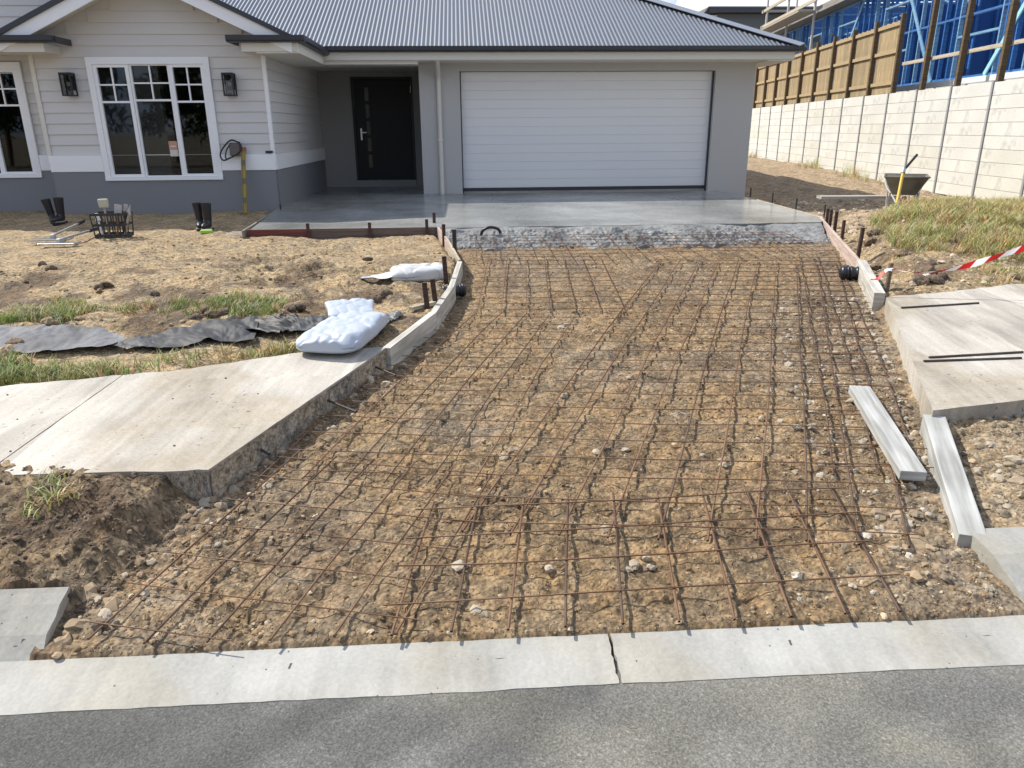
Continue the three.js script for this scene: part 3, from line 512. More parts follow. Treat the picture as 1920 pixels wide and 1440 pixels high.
// ================================================================ NEXT DOOR: raised terrace behind a sleeper wall
const WP = [9.25, 0, -13.5], WR = -0.1295, TOP = 2.42;
const R = rng(77);
{
  const g = new THREE.Group(); g.name = 'upper_terrace'; g.position.set(...WP); g.rotation.y = WR; struct(g); scene.add(g);
  mesh('terrace_soil', boxUV(bx(0.12, 40, -0.2, TOP - 0.1, -70, 12), 1.6), std([0.45, 0.42, 0.37], 0.95, { map: dirtMap }), g);
  const w = thing('retaining_wall', 'long pale concrete sleeper retaining wall held by galvanised posts', 'wall', WP, WR);
  const S = 1.5, hS = (TOP - 0.42) / 9;
  const geos = [0, 1, 2, 3].map((k) => { const q = boxUV(rbx(0.075, hS - 0.005, S - 0.010, 0.004), 1.9); const uv = q.attributes.uv; for (let i = 0; i < uv.count; i++) uv.setXY(i, uv.getX(i) + k * 0.37, uv.getY(i) + k * 0.53); return q; });
  const tints = [[0.72, 0.715, 0.685], [0.74, 0.735, 0.705], [0.70, 0.69, 0.64], [0.73, 0.73, 0.71]].map((c) => std(c, 0.88, { map: wallMap, bumpMap: concBump, bumpScale: 0.0015 }));
  for (let i = -6; i < 20; i++) for (let j = 0; j < 9; j++) { const m = mesh('sleeper', geos[(i * 5 + j * 3 + 60) % 4], tints[Math.floor(hsh(i, j >> 1, 5) * 4)], w); m.position.set(0.05, 0.42 + hS * (j + 0.5), -S * (i + 0.5)); }
  const pg = merge([bx(-0.012, 0.0, 0.3, TOP + 0.02, -0.024, 0.024), bx(0.0, 0.1, 0.3, TOP + 0.02, -0.004, 0.004)]);
  for (let i = -6; i <= 20; i++) { const m = mesh('post', pg, M.galv, w); m.position.set(0.0, 0, -S * i); }

  const f = thing('paling_fence', 'brown timber paling fence on top of the sleeper wall with bare posts at one end', 'fence', WP, WR);
  const FH = 1.62, palG = [0, 1, 2].map((k) => { const q = boxUV(bx(0.0, 0.016, 0.02, FH - 0.04 - k * 0.012, -0.0485, 0.0485), 0.6), uv = q.attributes.uv; for (let i = 0; i < uv.count; i++) { const a = uv.getX(i), b = uv.getY(i); uv.setXY(i, b + k * 0.3, a * 1 + k * 0.21); } return q; });
  const palM = [[0.47, 0.36, 0.20], [0.42, 0.32, 0.18], [0.52, 0.40, 0.235], [0.37, 0.30, 0.18]].map((c) => std(c, 0.85, { map: woodMap }));
  const postG = boxUV(rbx(0.10, FH + 0.06, 0.09, 0.006, 0, FH / 2 + 0.03, 0), 0.5), railG = boxUV(rbx(0.045, 0.08, S - 0.1, 0.004), 0.5);
  for (let i = -2; i <= 20; i++) {
    const p = mesh('post', i < 3 ? boxUV(rbx(0.10, FH + 0.3, 0.09, 0.006, 0, FH / 2 + 0.12, 0), 0.5) : postG, M.post, f); p.position.set(0.10, TOP + 0.004, -S * i - 0.0); if (i < 3) p.rotation.z = -0.012;
    if (i >= 3 && i < 20) {
      for (const y of [0.24, 0.92, FH - 0.12]) { const r = mesh('rail', railG, palM[2], f); r.position.set(0.125, TOP + y, -S * (i + 0.5)); }
      for (let k = 0; k < 14; k++) { const q = mesh('paling', palG[(i + k * 2) % 3], palM[Math.floor(hsh(i, k, 8) * 4)], f); q.position.set(0.15, TOP, -S * i - 0.07 - (k + 0.3) * (S - 0.1) / 14); }
    }
  }
  const rail = thing('safety_rail', 'pale timber safety rail strung between the bare fence posts', 'rail', [...WP], WR);
  mesh('rail_timber', boxUV(rbx(0.04, 0.07, 9.4, 0.004, 0.19, TOP + 0.62, 0.3), 0.6), M.pine, rail);
  mesh('rail_timber', boxUV(rbx(0.04, 0.07, 5, 0.004, 0.24, TOP + 0.67, 6.4), 0.6), M.pine, rail);
}
// ---- house frame of blue-treated timber
{
  const b = thing('timber_frame_house', 'half-built house frame of blue treated timber on a white slab behind the fence', 'house frame', WP, WR);
  const X0 = 1.55, Y0 = 2.72, Y1 = 5.36, Z0 = 9, Z1 = -20.5;
  mesh('floor_slab', boxUV(bx(X0 - 0.14, 9, 2.25, Y0 - 0.02, Z1 - 0.2, Z0), 2), std([0.74, 0.74, 0.73], 0.85, { map: concMap }), b);
  const stud = boxUV(bx(-0.045, 0.045, Y0, Y1 - 0.045, -0.0225, 0.0225), 0.5), Lz = Z0 - Z1;
  const plate = (x, y, z0, z1, m = M.bluewood, name = 'plate') => mesh(name, boxUV(bx(x - 0.045, x + 0.045, y - 0.0225, y + 0.0225, z0, z1), 0.5), m, b);
  const wallLine = (x, step, mat, opens) => {
    plate(x, Y0 + 0.0225, Z1, Z0); plate(x, Y1 - 0.02, Z1, Z0, M.palewood);
    for (let z = Z1 + 0.05; z < Z0; z += step) { if (opens.some(([p, q]) => z > p && z < q)) continue; const m = mesh('stud', stud, hsh(Math.round(z * 100), 3, 2) > 0.62 ? M.palewood : mat, b); m.position.set(x, 0, z); }
    for (const [p, q] of opens) { plate(x, Y0 + 2.1, p, q, M.palewood, 'lintel'); if (q - p > 1.1) plate(x, Y0 + 0.9, p, q, M.palewood, 'sill'); for (const z of [p, q]) { const m = mesh('stud', stud, M.palewood, b); m.position.set(x, 0, z); } }
    plate(x, Y0 + 1.32, Z1, Z0, mat, 'nogging');
  };
  wallLine(X0, 0.45, M.bluewood, [[-16.5, -15], [-13.2, -11.6], [-9.4, -7.6], [-4.9, -3.1], [0.2, 1.5]]);
  wallLine(X0 + 2.6, 0.45, M.bluewood, [[-14, -13], [-6, -5]]);
  // building wrap stapled to the frame further in
  for (let k = 0; k < 11; k++) mesh('wall_wrap', bx(X0 + 3.4 + (k % 3) * 0.05, X0 + 3.42 + (k % 3) * 0.05, Y0, Y1, Z1 + k * Lz / 11 + 0.02, Z1 + (k + 1) * Lz / 11 - 0.02), M.wrap, b);
  for (const z of [-18, -14.5, -10.4, -6.2, -1.8, 2.6]) { for (let x = X0 + 0.5; x < X0 + 3.3; x += 0.45) { const m = mesh('stud', stud, M.bluewood, b); m.position.set(x, 0, z); m.rotation.y = Math.PI / 2; } mesh('plate', boxUV(bx(X0, X0 + 3.3, Y1 - 0.04, Y1, z - 0.045, z + 0.045), 0.5), M.palewood, b); mesh('wall_wrap', bx(X0 + 0.9, X0 + 3.3, Y0, Y1 - 0.3, z - 0.06, z - 0.05), M.wrap, b); }
  for (const [z, d] of [[-12.2, 1], [-7.0, -1], [-2.2, 1], [2.2, 1]]) mesh('brace', boxUV(bx(-0.03, 0.0, -1.75, 1.75, -0.05, 0.05), 0.5).rotateX(d * 0.72).translate(X0 - 0.05, 4.05, z), d > 0 && z > -8 ? M.cyan : M.palewood, b);
  mesh('bearer', boxUV(rbx(0.1, 0.12, Lz - 1, 0.005, X0 - 0.35, 2.62, (Z0 + Z1) / 2), 0.6), std([0.6, 0.62, 0.64], 0.6), b);
  mesh('eave', boxUV(merge([bx(X0 - 0.5, X0 - 0.46, Y1 + 0.02, Y1 + 0.22, Z1 - 0.3, Z0), bx(X0 - 0.458, X0 + 0.1, Y1 + 0.02, Y1 + 0.05, Z1 - 0.3, Z0)]), 0.8), std([0.30, 0.29, 0.27], 0.8, { map: woodMap }), b);
  for (let z = Z1; z < Z0; z += 0.9) mesh('truss', boxUV(merge([box(4.9, 0.09, 0.04).rotateZ(0.40).translate(X0 + 1.8, Y1 + 1.02, z), bx(X0 - 0.4, X0 + 4.0, Y1 + 0.06, Y1 + 0.15, z - 0.02, z + 0.02), bx(X0 + 1.7, X0 + 1.79, Y1 + 0.15, Y1 + 0.92, z - 0.02, z + 0.02)]), 0.5), M.bluewood, b);
}
// ---- scaffold and the dark house at the back
{
  const s = thing('scaffold', 'tube scaffold with timber guard rails at the far end of the blue frame', 'scaffold', WP, WR);
  for (const [x, z] of [[0.95, -20.9], [0.95, -17.6], [2.6, -22.6], [0.95, -14.2]]) mesh('standard', cyl(0.045, 0.045, 4.9, 8, x, 5.0, z), std([0.55, 0.50, 0.44], 0.6), s);
  for (const y of [5.75, 6.35]) mesh('guard_rail', rbx(0.05, 0.11, 7.6, 0.004, 0.87, y, -17.6), M.pine, s);
  for (const y of [5.75, 6.35]) mesh('guard_rail', rbx(2.2, 0.09, 0.05, 0.004, 1.9, y, -21.1), M.pine, s);
  mesh('deck', rbx(0.6, 0.05, 7.4, 0.004, 0.62, 5.40, -17.6), std([0.35, 0.31, 0.25], 0.8), s);

  const h = thing('distant_house', 'dark grey two-storey house with pale metal roof standing behind the blue frame', 'house', [14.2, 0.35, -46]);
  mesh('wall', bx(0.3, 14, 1.0, 7.45, -9, 0), std([0.13, 0.14, 0.145], 0.85), h);
  mesh('side_trim', bx(0.02, 0.298, 5.6, 7.4, -9, 0.02), std([0.6, 0.6, 0.58], 0.7), h);
  mesh('window', bx(4.2, 6.4, 6.0, 7.1, 0.0, 0.03), phy([0.03, 0.04, 0.05], 0.08), h);
  mesh('fascia', bx(-0.35, 14.5, 7.46, 7.72, -9.5, 0.55), M.gutter, h);
  mesh('roof', alongX([[0.6, 7.73], [0.6, 7.78], [-4.5, 9.6], [-9.6, 7.78], [-9.6, 7.73]], -0.4, 14.6), std([0.72, 0.73, 0.72], 0.4), h);
  mesh('barge', alongZ([[-0.9, 7.1], [-0.4, 7.72], [-0.4, 7.5], [-0.75, 7.0]], -9.5, 0.6), M.gutter, h);
  mesh('lower_wall', bx(0.6, 13.5, 0.2, 5.5, 0.02, 0.5), std([0.12, 0.085, 0.06], 0.9), h);
  for (let k = 0; k < 5; k++) mesh('post', bx(1.2 + k * 2.2, 1.4 + k * 2.2, 4.6, 5.75, 0.51, 0.6), std([0.3, 0.26, 0.2], 0.9), h);
}

// ================================================================ FORMWORK, STAKES, LOOSE TIMBER
// board from a to b (top edge), height h, thickness t
function plank(name, label, category, a, b, h, t, mat, group) {
  const d = b.clone().sub(a), L = d.length(), turn = Math.atan2(-d.z, d.x), g = boxUV(rbx(L, h, t, 0.004, L / 2, -h / 2, 0), 0.45);
  const uv = g.attributes.uv, k = R(); for (let i = 0; i < uv.count; i++) uv.setXY(i, uv.getX(i) * 0.35 + k, uv.getY(i) + k * 1.7);
  const m = mesh(name, g, mat); m.position.copy(a); m.rotation.order = 'YZX'; m.rotation.y = turn; m.rotation.z = Math.asin(d.y / L); return tag(m, label, category, group);
}
{
  const GL = 'formwork boards along the curved edge', T = (px, py, off) => onB(px, py, off);
  const pts = [[724, 652], [812, 585], [846, 537], [862, 490]].map(([x, y]) => T(x, y, 0.145));
  plank('form_board', 'thick pale form board meeting the concrete footpath at its corner', 'formwork', pts[0], pts[1], 0.15, 0.055, M.formwood, GL);
  plank('form_board', 'short pale form board bending past the two dark stakes', 'formwork', pts[1], pts[2], 0.15, 0.05, M.formwood, GL);
  plank('form_board', 'pale form board beside the black pipe end and white sack', 'formwork', pts[2], pts[3], 0.15, 0.05, M.formwood, GL);
  const c1 = V(pts[3].x, 0.49, pts[3].z), c2 = V(-0.20, 0.525, -8.45), c3 = V(-0.36, 0.53, -9.70);
  plank('form_board', 'thin form board bending back towards the poured slab beside a black stake', 'formwork', c1, c2, 0.17, 0.022, M.pine, GL);
  plank('form_board', 'thin form board joining the porch form at the slab corner', 'formwork', c2, c3, 0.18, 0.022, M.pinkwood, GL);
  plank('form_board', 'red painted form board along the front of the porch slab', 'formwork', V(-2.76, 0.527, -9.70), V(-1.99, 0.527, -9.70), 0.15, 0.03, M.redwood);
  plank('form_board', 'brown form board along the front of the porch slab', 'formwork', V(-1.985, 0.527, -9.70), V(-0.40, 0.527, -9.70), 0.15, 0.03, M.brownwood);
  plank('form_board', 'grey timber edge running from the porch form to the house corner', 'formwork', V(-2.78, 0.53, -9.6), V(-3.0, 0.53, -12.6), 0.10, 0.025, std([0.3, 0.28, 0.25], 0.8, { map: woodMap }));
  const r0 = V(4.83, 0.535, -10.1), r1 = T(1613, 489, 0.155), r2 = T(1650, 549, 0.150);
  plank('form_board', 'long pinkish form board along the grassy bank up to the slab', 'formwork', r1, r0, 0.17, 0.03, M.pinkwood);
  plank('form_board', 'stout grey form board between the pipe cap and the footpath', 'formwork', r2, V(r1.x + 0.01, r1.y + 0.012, r1.z), 0.16, 0.085, M.formwood);
  plank('form_board', 'timber edge strip beside the slab at the house side passage', 'formwork', V(4.88, 0.53, -10.12), V(5.02, 0.53, -13.3), 0.10, 0.025, M.pine);
  // leaning form plank between the path corner and the cut kerb
  const q0 = T(1752, 778, 0.115), q1 = T(1826, 1005, 0.062);
  plank('form_plank', 'weathered white form plank lying between footpath corner and cut kerb', 'timber', q0, q1, 0.15, 0.105, M.whitewood);
  // loose plank lying on the mesh
  const a = T(1612, 723, 0.085), b = T(1714, 884, 0.085);
  plank('loose_plank', 'short weathered white plank lying loose on the steel mesh', 'timber', a, b, 0.05, 0.115, M.whitewood);
  plank('loose_plank', 'grey board lying on the passage soil beside the slab edge pins', 'timber', V(5.95, 0.60, -12.6), V(7.2, 0.60, -12.5), 0.045, 0.23, std([0.50, 0.49, 0.47], 0.8, { map: woodMap }));
  const st = onG(770, 575, 0.03); plank('timber_offcut', 'thin pale timber offcut behind the curved form board', 'timber', st, onG(822, 563, 0.03), 0.03, 0.05, M.pine);
}
// stakes: flat timber pegs and steel pins driven beside the boards
const pegG = boxUV(merge([rbx(0.04, 1, 0.022, 0.003, 0, 0.5, 0), new THREE.ConeGeometry(0.022, 0.05, 4).rotateY(Math.PI / 4).scale(0.9, 1, 0.5).rotateX(Math.PI).translate(0, -0.025, 0)]), 0.3), pinG = merge([cyl(0.012, 0.012, 1, 8, 0, 0.5, 0), cyl(0.016, 0.016, 0.01, 8, 0, 0.998, 0)]);
function stake(p, top, kind, label, group, lean = 0) {
  const h = top - p.y + 0.12, m = mesh(kind === 'pin' ? 'steel_pin' : 'timber_stake', kind === 'pin' ? pinG : pegG, kind === 'pin' ? M.steelStake : M.stake);
  m.scale.y = h; m.position.set(p.x, p.y - 0.12, p.z); m.rotation.z = lean; m.rotation.y = R() * 0.6; tag(m, label, 'stake', group); return m;
}
{
  for (const x of [-1.99, -1.22]) stake(V(x, 0.40, -9.665), 0.60, 'peg', 'dark timber stake against the porch form board', 'stakes holding the porch form');
  stake(V(-0.50, 0.40, -9.665), 0.63, 'peg', 'dark timber stake against the porch form board', 'stakes holding the porch form');
  stake(V(-2.93, 0.42, -12.3), 0.60, 'pin', 'short pin beside the house corner at the porch slab', undefined);
  const GL = 'stakes behind the curved form boards';
  const C = [[815, 437, 0.66, 'peg'], [833, 465, 0.66, 'peg'], [838, 530, 0.64, 'peg', 0.05], [803, 577, 0.585, 'peg', 0.07], [819, 568, 0.58, 'peg', 0.09]];
  for (const [px, py, t, k, l] of C) stake(onG(px, py), t, k, 'dark timber stake behind the curved form boards', GL, l || 0);
  stake(V(-0.13, 0.36, -8.02), 0.70, 'pin', 'black steel stake in front of the curved form beside the mesh').scale.x = 1.9;
  const GR = 'stakes along the pinkish form board';
  for (const [t, top] of [[0.03, 0.66], [0.14, 0.68], [0.29, 0.70], [0.50, 0.67], [0.86, 0.72]]) stake(V(mix(4.83, 3.82, t) + 0.075, HB(mix(4.83, 3.82, t) + 0.075, mix(-10.1, -7.1, t)) - 0.02, mix(-10.1, -7.1, t)), top, 'peg', 'dark timber stake behind the pinkish form board', GR, t > 0.8 ? -0.05 : 0);
  const GP = 'steel pins along the side of the slab';
  for (const [x, z] of [[4.92, -10.3], [4.95, -11.3], [4.98, -12.3], [5.02, -13.4]]) stake(V(x + 0.05, 0.45, z), 0.68, 'pin', 'thin steel pin along the passage side of the slab', GP);
}
// ---- barrier tape and its stake
{
  const p = onG(1661, 549, 0); const s = stake(V(p.x, p.y, p.z), p.y + 0.26, 'peg', 'grey timber stake holding the red and white tape at the footpath corner', undefined, -0.03); s.material = std([0.22, 0.18, 0.14], 0.85, { map: woodMap });
  const tt = tex(256, (u) => { const k = u % 0.5 < 0.25; return k ? [0.76, 0.07, 0.10] : [0.93, 0.92, 0.93]; });
  const a = V(p.x, p.y + 0.21, p.z + 0.02), b = atY(1930, 462, 0.86), n = 120, P = [], U = [], I = [];
  for (let i = 0; i <= n; i++) {
    const t = i / n, sag = -0.11 * Math.sin(Math.PI * t) * (1 - t * 0.5), c = a.clone().lerp(b, t); c.y += sag;
    const w = mix(0.009, 0.027, sst(0.12, 0.75, t)), tw = mix(1.4, 0.25, sst(0.1, 0.7, t)) + 0.25 * Math.sin(t * 17), dy = Math.cos(tw) * w, dz = Math.sin(tw) * w;
    P.push(c.x, c.y + dy, c.z + dz, c.x, c.y - dy, c.z - dz); const L = t * a.distanceTo(b) / 0.42; U.push(L, 0, L + 0.10, 1); if (i < n) { const k = i * 2; I.push(k, k + 1, k + 2, k + 1, k + 3, k + 2); }
  }
  const g = new THREE.BufferGeometry(); g.setAttribute('position', new THREE.Float32BufferAttribute(P, 3)); g.setAttribute('uv', new THREE.Float32BufferAttribute(U, 2)); g.setIndex(I); g.computeVertexNormals();
  const tm = std([1, 1, 1], 0.45, { map: tt, side: THREE.DoubleSide });
  const tp = thing('barrier_tape', 'red and white striped barrier tape stretched from the corner stake over the grass', 'tape', [a.x, a.y, a.z]);
  mesh('tape', g.translate(-a.x, -a.y, -a.z), tm, tp);
  const kn = tube([[0.03, 0, 0], [0.0, 0.01, 0.03], [-0.03, 0, 0.0], [0, -0.01, -0.025], [0.03, 0.0, 0.0]], 0.007, 6, 24); mesh('knot', kn, tm, tp);
  mesh('loose_tail', boxUV(warp(new THREE.PlaneGeometry(0.17, 0.03, 14, 1).rotateX(-0.9), (v) => { v.y += 0.02 * Math.sin(v.x * 40) + v.x * 0.55; }).translate(-0.1, -0.04, 0.04), 0.4), tm, tp);
}
// ---- reinforcing offcuts and dowels
{
  const off = [[1690, 577, 1835, 568], [1742, 670, 1918, 660], [1732, 677, 1915, 671]];
  const lab = ['single dark steel bar lying across the footpath near the tape stake', 'dark steel bar lying on the footpath, upper of the pair', 'dark steel bar lying on the footpath, lower of the pair'];
  off.forEach(([a, b, c, d], i) => { const p = onG(a, b, 0.006, (x, z) => rpY(z)), q = onG(c, d, 0.006, (x, z) => rpY(z)); const g = cyl(0.0075, 0.0075, p.distanceTo(q), 8); const m = mesh('steel_bar', g, M.bar); m.position.copy(p).lerp(q, 0.5); m.quaternion.setFromUnitVectors(V(0, 1, 0), q.clone().sub(p).normalize()); tag(m, lab[i], 'steel bar'); });
  const D = [[688, 681, 742, 704], [600, 745, 668, 772], [478, 836, 505, 852]];
  D.forEach(([a, b, c, d], i) => { const p = onB(a, b, 0.075), q = onB(c, d, 0.055), e = p.clone().sub(q).normalize(); p.addScaledVector(e, 0.06); const m = mesh('dowel_bar', tube([p, p.clone().lerp(q, 0.5), q], 0.007, 6, 8), M.bar); tag(m, 'dark dowel bar sticking out of the cut edge of the footpath', 'steel bar', 'dowels in the footpath edge'); });
}
// ---- pipe ends
{
  const rib = (len, r) => { const pr = []; for (let i = 0; i <= 28; i++) { const t = i / 28; pr.push(new THREE.Vector2(r + 0.006 * Math.sin(t * Math.PI * 8), t * len)); } return new THREE.LatheGeometry(pr, 24); };
  const p = onB(1592, 512, 0.075), g = thing('capped_pipe', 'black capped drainage pipe end poking through under the grey form board', 'pipe', [p.x, p.y, p.z]);
  const o = new THREE.Group(); mesh('pipe', rib(0.22, 0.062).rotateZ(-Math.PI / 2).translate(-0.05, 0, 0), M.pipe, g); mesh('cap', new THREE.SphereGeometry(0.068, 20, 14).scale(0.6, 1, 1).translate(-0.05, 0, 0), M.pipe, g); mesh('collar', new THREE.TorusGeometry(0.066, 0.010, 8, 24).rotateY(Math.PI / 2).translate(-0.015, 0, 0), M.pipe, g); g.rotation.y = -0.35;
  const q = onB(856, 545, 0.06), h = thing('pipe_stub', 'black ribbed pipe stub against the pale curved form board', 'pipe', [q.x, q.y, q.z], 0.3);
  mesh('pipe', rib(0.20, 0.05).rotateZ(-Math.PI / 2).translate(-0.13, 0, 0), M.pipe, h); mesh('end_disc', cyl(0.05, 0.05, 0.012, 20).rotateZ(Math.PI / 2).translate(0.068, 0, 0), M.pipe, h); mesh('collar', new THREE.TorusGeometry(0.053, 0.009, 8, 24).rotateY(Math.PI / 2).translate(0.05, 0, 0), M.pipe, h);
  const e = onG(690, 494, 0.0), r = thing('drain_ring', 'small grey drain ring lying on the bare soil', 'drain', [e.x, e.y + 0.005, e.z]);
  mesh('rim', new THREE.TorusGeometry(0.045, 0.012, 8, 22).rotateX(1.2).translate(0, 0.04, 0), std([0.09, 0.085, 0.08], 0.7), r); mesh('grate', cyl(0.04, 0.04, 0.012, 16).rotateX(1.2 - Math.PI / 2).translate(0, 0.04, 0), std([0.28, 0.25, 0.22], 0.8), r);
  const k = V(0.30, SLAB - 0.02, -9.22), hs = mesh('hose_loop', tube([[-0.13, -0.06, 0], [-0.10, 0.03, 0.01], [0, 0.07, 0.02], [0.10, 0.03, 0.0], [0.12, -0.06, 0]], 0.018, 8, 24), M.pipe); hs.position.copy(k); tag(hs, 'loop of black conduit rising from the ragged wet concrete edge', 'conduit');
}

// ================================================================ SACKS AND PLASTIC SHEET
function sack(L, Wd, Hh, seed) {                                     // filled plastic sack: boxy, sagging, with seamed ends and sharp creases
  const g = mergeVertices(new THREE.BoxGeometry(2, 2, 2, 54, 14, 36).deleteAttribute('normal').deleteAttribute('uv'));
  const p = g.attributes.position, v = new THREE.Vector3(), fold = (a, b, s) => Math.abs(vn(a, b, s) - 0.5) * 2;
  for (let i = 0; i < p.count; i++) {
    v.fromBufferAttribute(p, i);
    const r = Math.pow(Math.pow(Math.abs(v.x), 10) + Math.pow(Math.abs(v.y), 7) + Math.pow(Math.abs(v.z), 9), 1 / 8.5); v.divideScalar(Math.max(0.9, r));
    const ex = Math.pow(Math.abs(v.x), 5), ez = Math.pow(Math.abs(v.z), 4), sag = 1 - 0.30 * ex - 0.35 * ez;
    const x = v.x * L * (1 - 0.06 * ez + 0.03 * (vn(v.z * 2, seed, 403) - 0.5)), z = v.z * Wd * (1 - 0.06 * ex + 0.12 * (vn(v.x * 2.5, seed + 5, 404) - 0.5));
    let y = v.y * Hh * sag;
    const cr = -(0.022 * (1 - Math.min(1, fold(x * 5 + z * 4 + seed, z * 6 - x * 2, 400) * 3)) + 0.014 * (1 - Math.min(1, fold(x * 13 - z * 6 + seed, z * 15 + x * 3, 401) * 2.4))) * (0.6 + 0.8 * ex) + (vn(x * 4 + seed, z * 5, 402) - 0.5) * 0.035;
    if (v.y > -0.6) y += Math.min(1, Hh / 0.075) * cr * (v.y > 0 ? 1 : 0.4);
    p.setXYZ(i, x, Math.max(-Hh * 0.75, y) + Hh * 0.75, z);
  }
  g.computeVertexNormals(); g.setAttribute('uv', new THREE.Float32BufferAttribute(Array.from({ length: p.count * 2 }, (_, i) => (i % 2 ? p.getZ(i >> 1) : p.getX(i >> 1)) * 1.5), 2)); return g;
}
{
  const a = onG(632, 625, 0.0), t = thing('cement_sack', 'plump white plastic sack lying on the corner of the footpath', 'sack', [-0.82, lpY(-4.7) + 0.012, -4.88], 1.38);
  mesh('body', sack(0.42, 0.205, 0.066, 3), M.bag, t);
  mesh('folded_neck', sack(0.13, 0.17, 0.035, 9).rotateZ(0.25).rotateY(0.4).translate(0.40, 0.07, -0.10), M.bag, t);
  const b = onG(778, 522, 0.0), s = thing('cement_sack', 'crumpled white plastic sack on the soil behind the curved form board', 'sack', [b.x + 0.03, b.y - 0.005, b.z], 0.12);
  mesh('body', sack(0.25, 0.16, 0.075, 21), M.bag2, s);
  mesh('flat_tail', boxUV(warp(new THREE.PlaneGeometry(0.36, 0.20, 20, 12).rotateX(-Math.PI / 2), (v) => { v.y += 0.012 + 0.05 * fbm(v.x * 9 + 1, v.z * 9, 3, 411) + 0.03 * sst(-0.05, 0.18, v.x); v.z *= 0.5 + 0.6 * sst(-0.18, 0.1, v.x); }).translate(-0.34, 0, 0.02), 1), M.bag2, s);
}
function sheet(pts, widths, name, label, mat, fold, seed) {             // a strip of plastic draped along the ground
  const cv = new THREE.CatmullRomCurve3(pts), n = pts.length * 26, m = 22, P = [], U = [], I = [], b = pts[0];
  for (let i = 0; i <= n; i++) {
    const t = i / n, c = cv.getPoint(t), d = cv.getTangent(t), s = V(d.z, 0, -d.x).normalize(), w = tab(widths.map((q, k) => [k / (widths.length - 1), q]), t) * (0.88 + 0.24 * fbm(t * 14, seed, 2, 420));
    for (let j = 0; j <= m; j++) {
      const e = (j / m - 0.5) * w, x = c.x + s.x * e, z = c.z + s.z * e;
      const f = (Math.abs(vn(t * 5 + j / m * 1.6 + seed, j / m * 1.3 - t * 3, 421) - 0.5) - 0.2) * fold * 1.2 + (Math.abs(vn(t * 17 - j / m * 2 + seed, j / m * 3.4 + t * 5, 422) - 0.5) - 0.2) * fold * 0.45 + (Math.abs(vn(t * 38 + seed, j / m * 8, 423) - 0.5) - 0.25) * fold * 0.2;
      P.push(x - b.x, HB(x, z) + 0.5 * Math.max(0, H(x, z) - HB(x, z)) + 0.035 + Math.max(-0.012, f) - b.y, z - b.z); U.push(x, z);
      if (i < n && j < m) { const k = i * (m + 1) + j; I.push(k, k + 1, k + m + 1, k + 1, k + m + 2, k + m + 1); }
    }
  }
  const g = new THREE.BufferGeometry(); g.setAttribute('position', new THREE.Float32BufferAttribute(P, 3)); g.setAttribute('uv', new THREE.Float32BufferAttribute(U, 2)); g.setIndex(I); g.computeVertexNormals();
  const o = mesh(name, g, mat); o.material.side = THREE.DoubleSide; o.position.copy(b); return tag(o, label, 'plastic sheet');
}
{
  const g = (x, y) => onG(x, y, 0.02);
  sheet([g(-70, 640), g(40, 640), g(140, 638), g(225, 642)], [0.50, 0.58, 0.52, 0.14], 'plastic_sheet', 'dusty grey crumpled plastic sheet between the grass strips', M.dusty, 0.032, 3);
  sheet([g(215, 648), g(300, 640), g(400, 624), g(482, 618)], [0.08, 0.34, 0.54, 0.56], 'plastic_sheet', 'long creased black plastic strip tapering across the verge', M.plastic, 0.045, 11);
  sheet([g(476, 625), g(520, 608), g(560, 596)], [0.46, 0.34, 0.18], 'plastic_sheet', 'folded black plastic piece at the end of the long strip', std([0.014, 0.014, 0.016], 0.6), 0.08, 17);
  sheet([g(530, 618), g(600, 608), g(690, 592)], [0.18, 0.3, 0.26], 'plastic_sheet', 'black plastic piece tucked behind the plump white sack', M.plastic, 0.05, 23);
  sheet([g(690, 618), g(722, 600), g(748, 588)], [0.14, 0.16, 0.12], 'plastic_sheet', 'grey plastic scrap between the plump sack and the form board', std([0.10, 0.10, 0.10], 0.5), 0.07, 29);
}
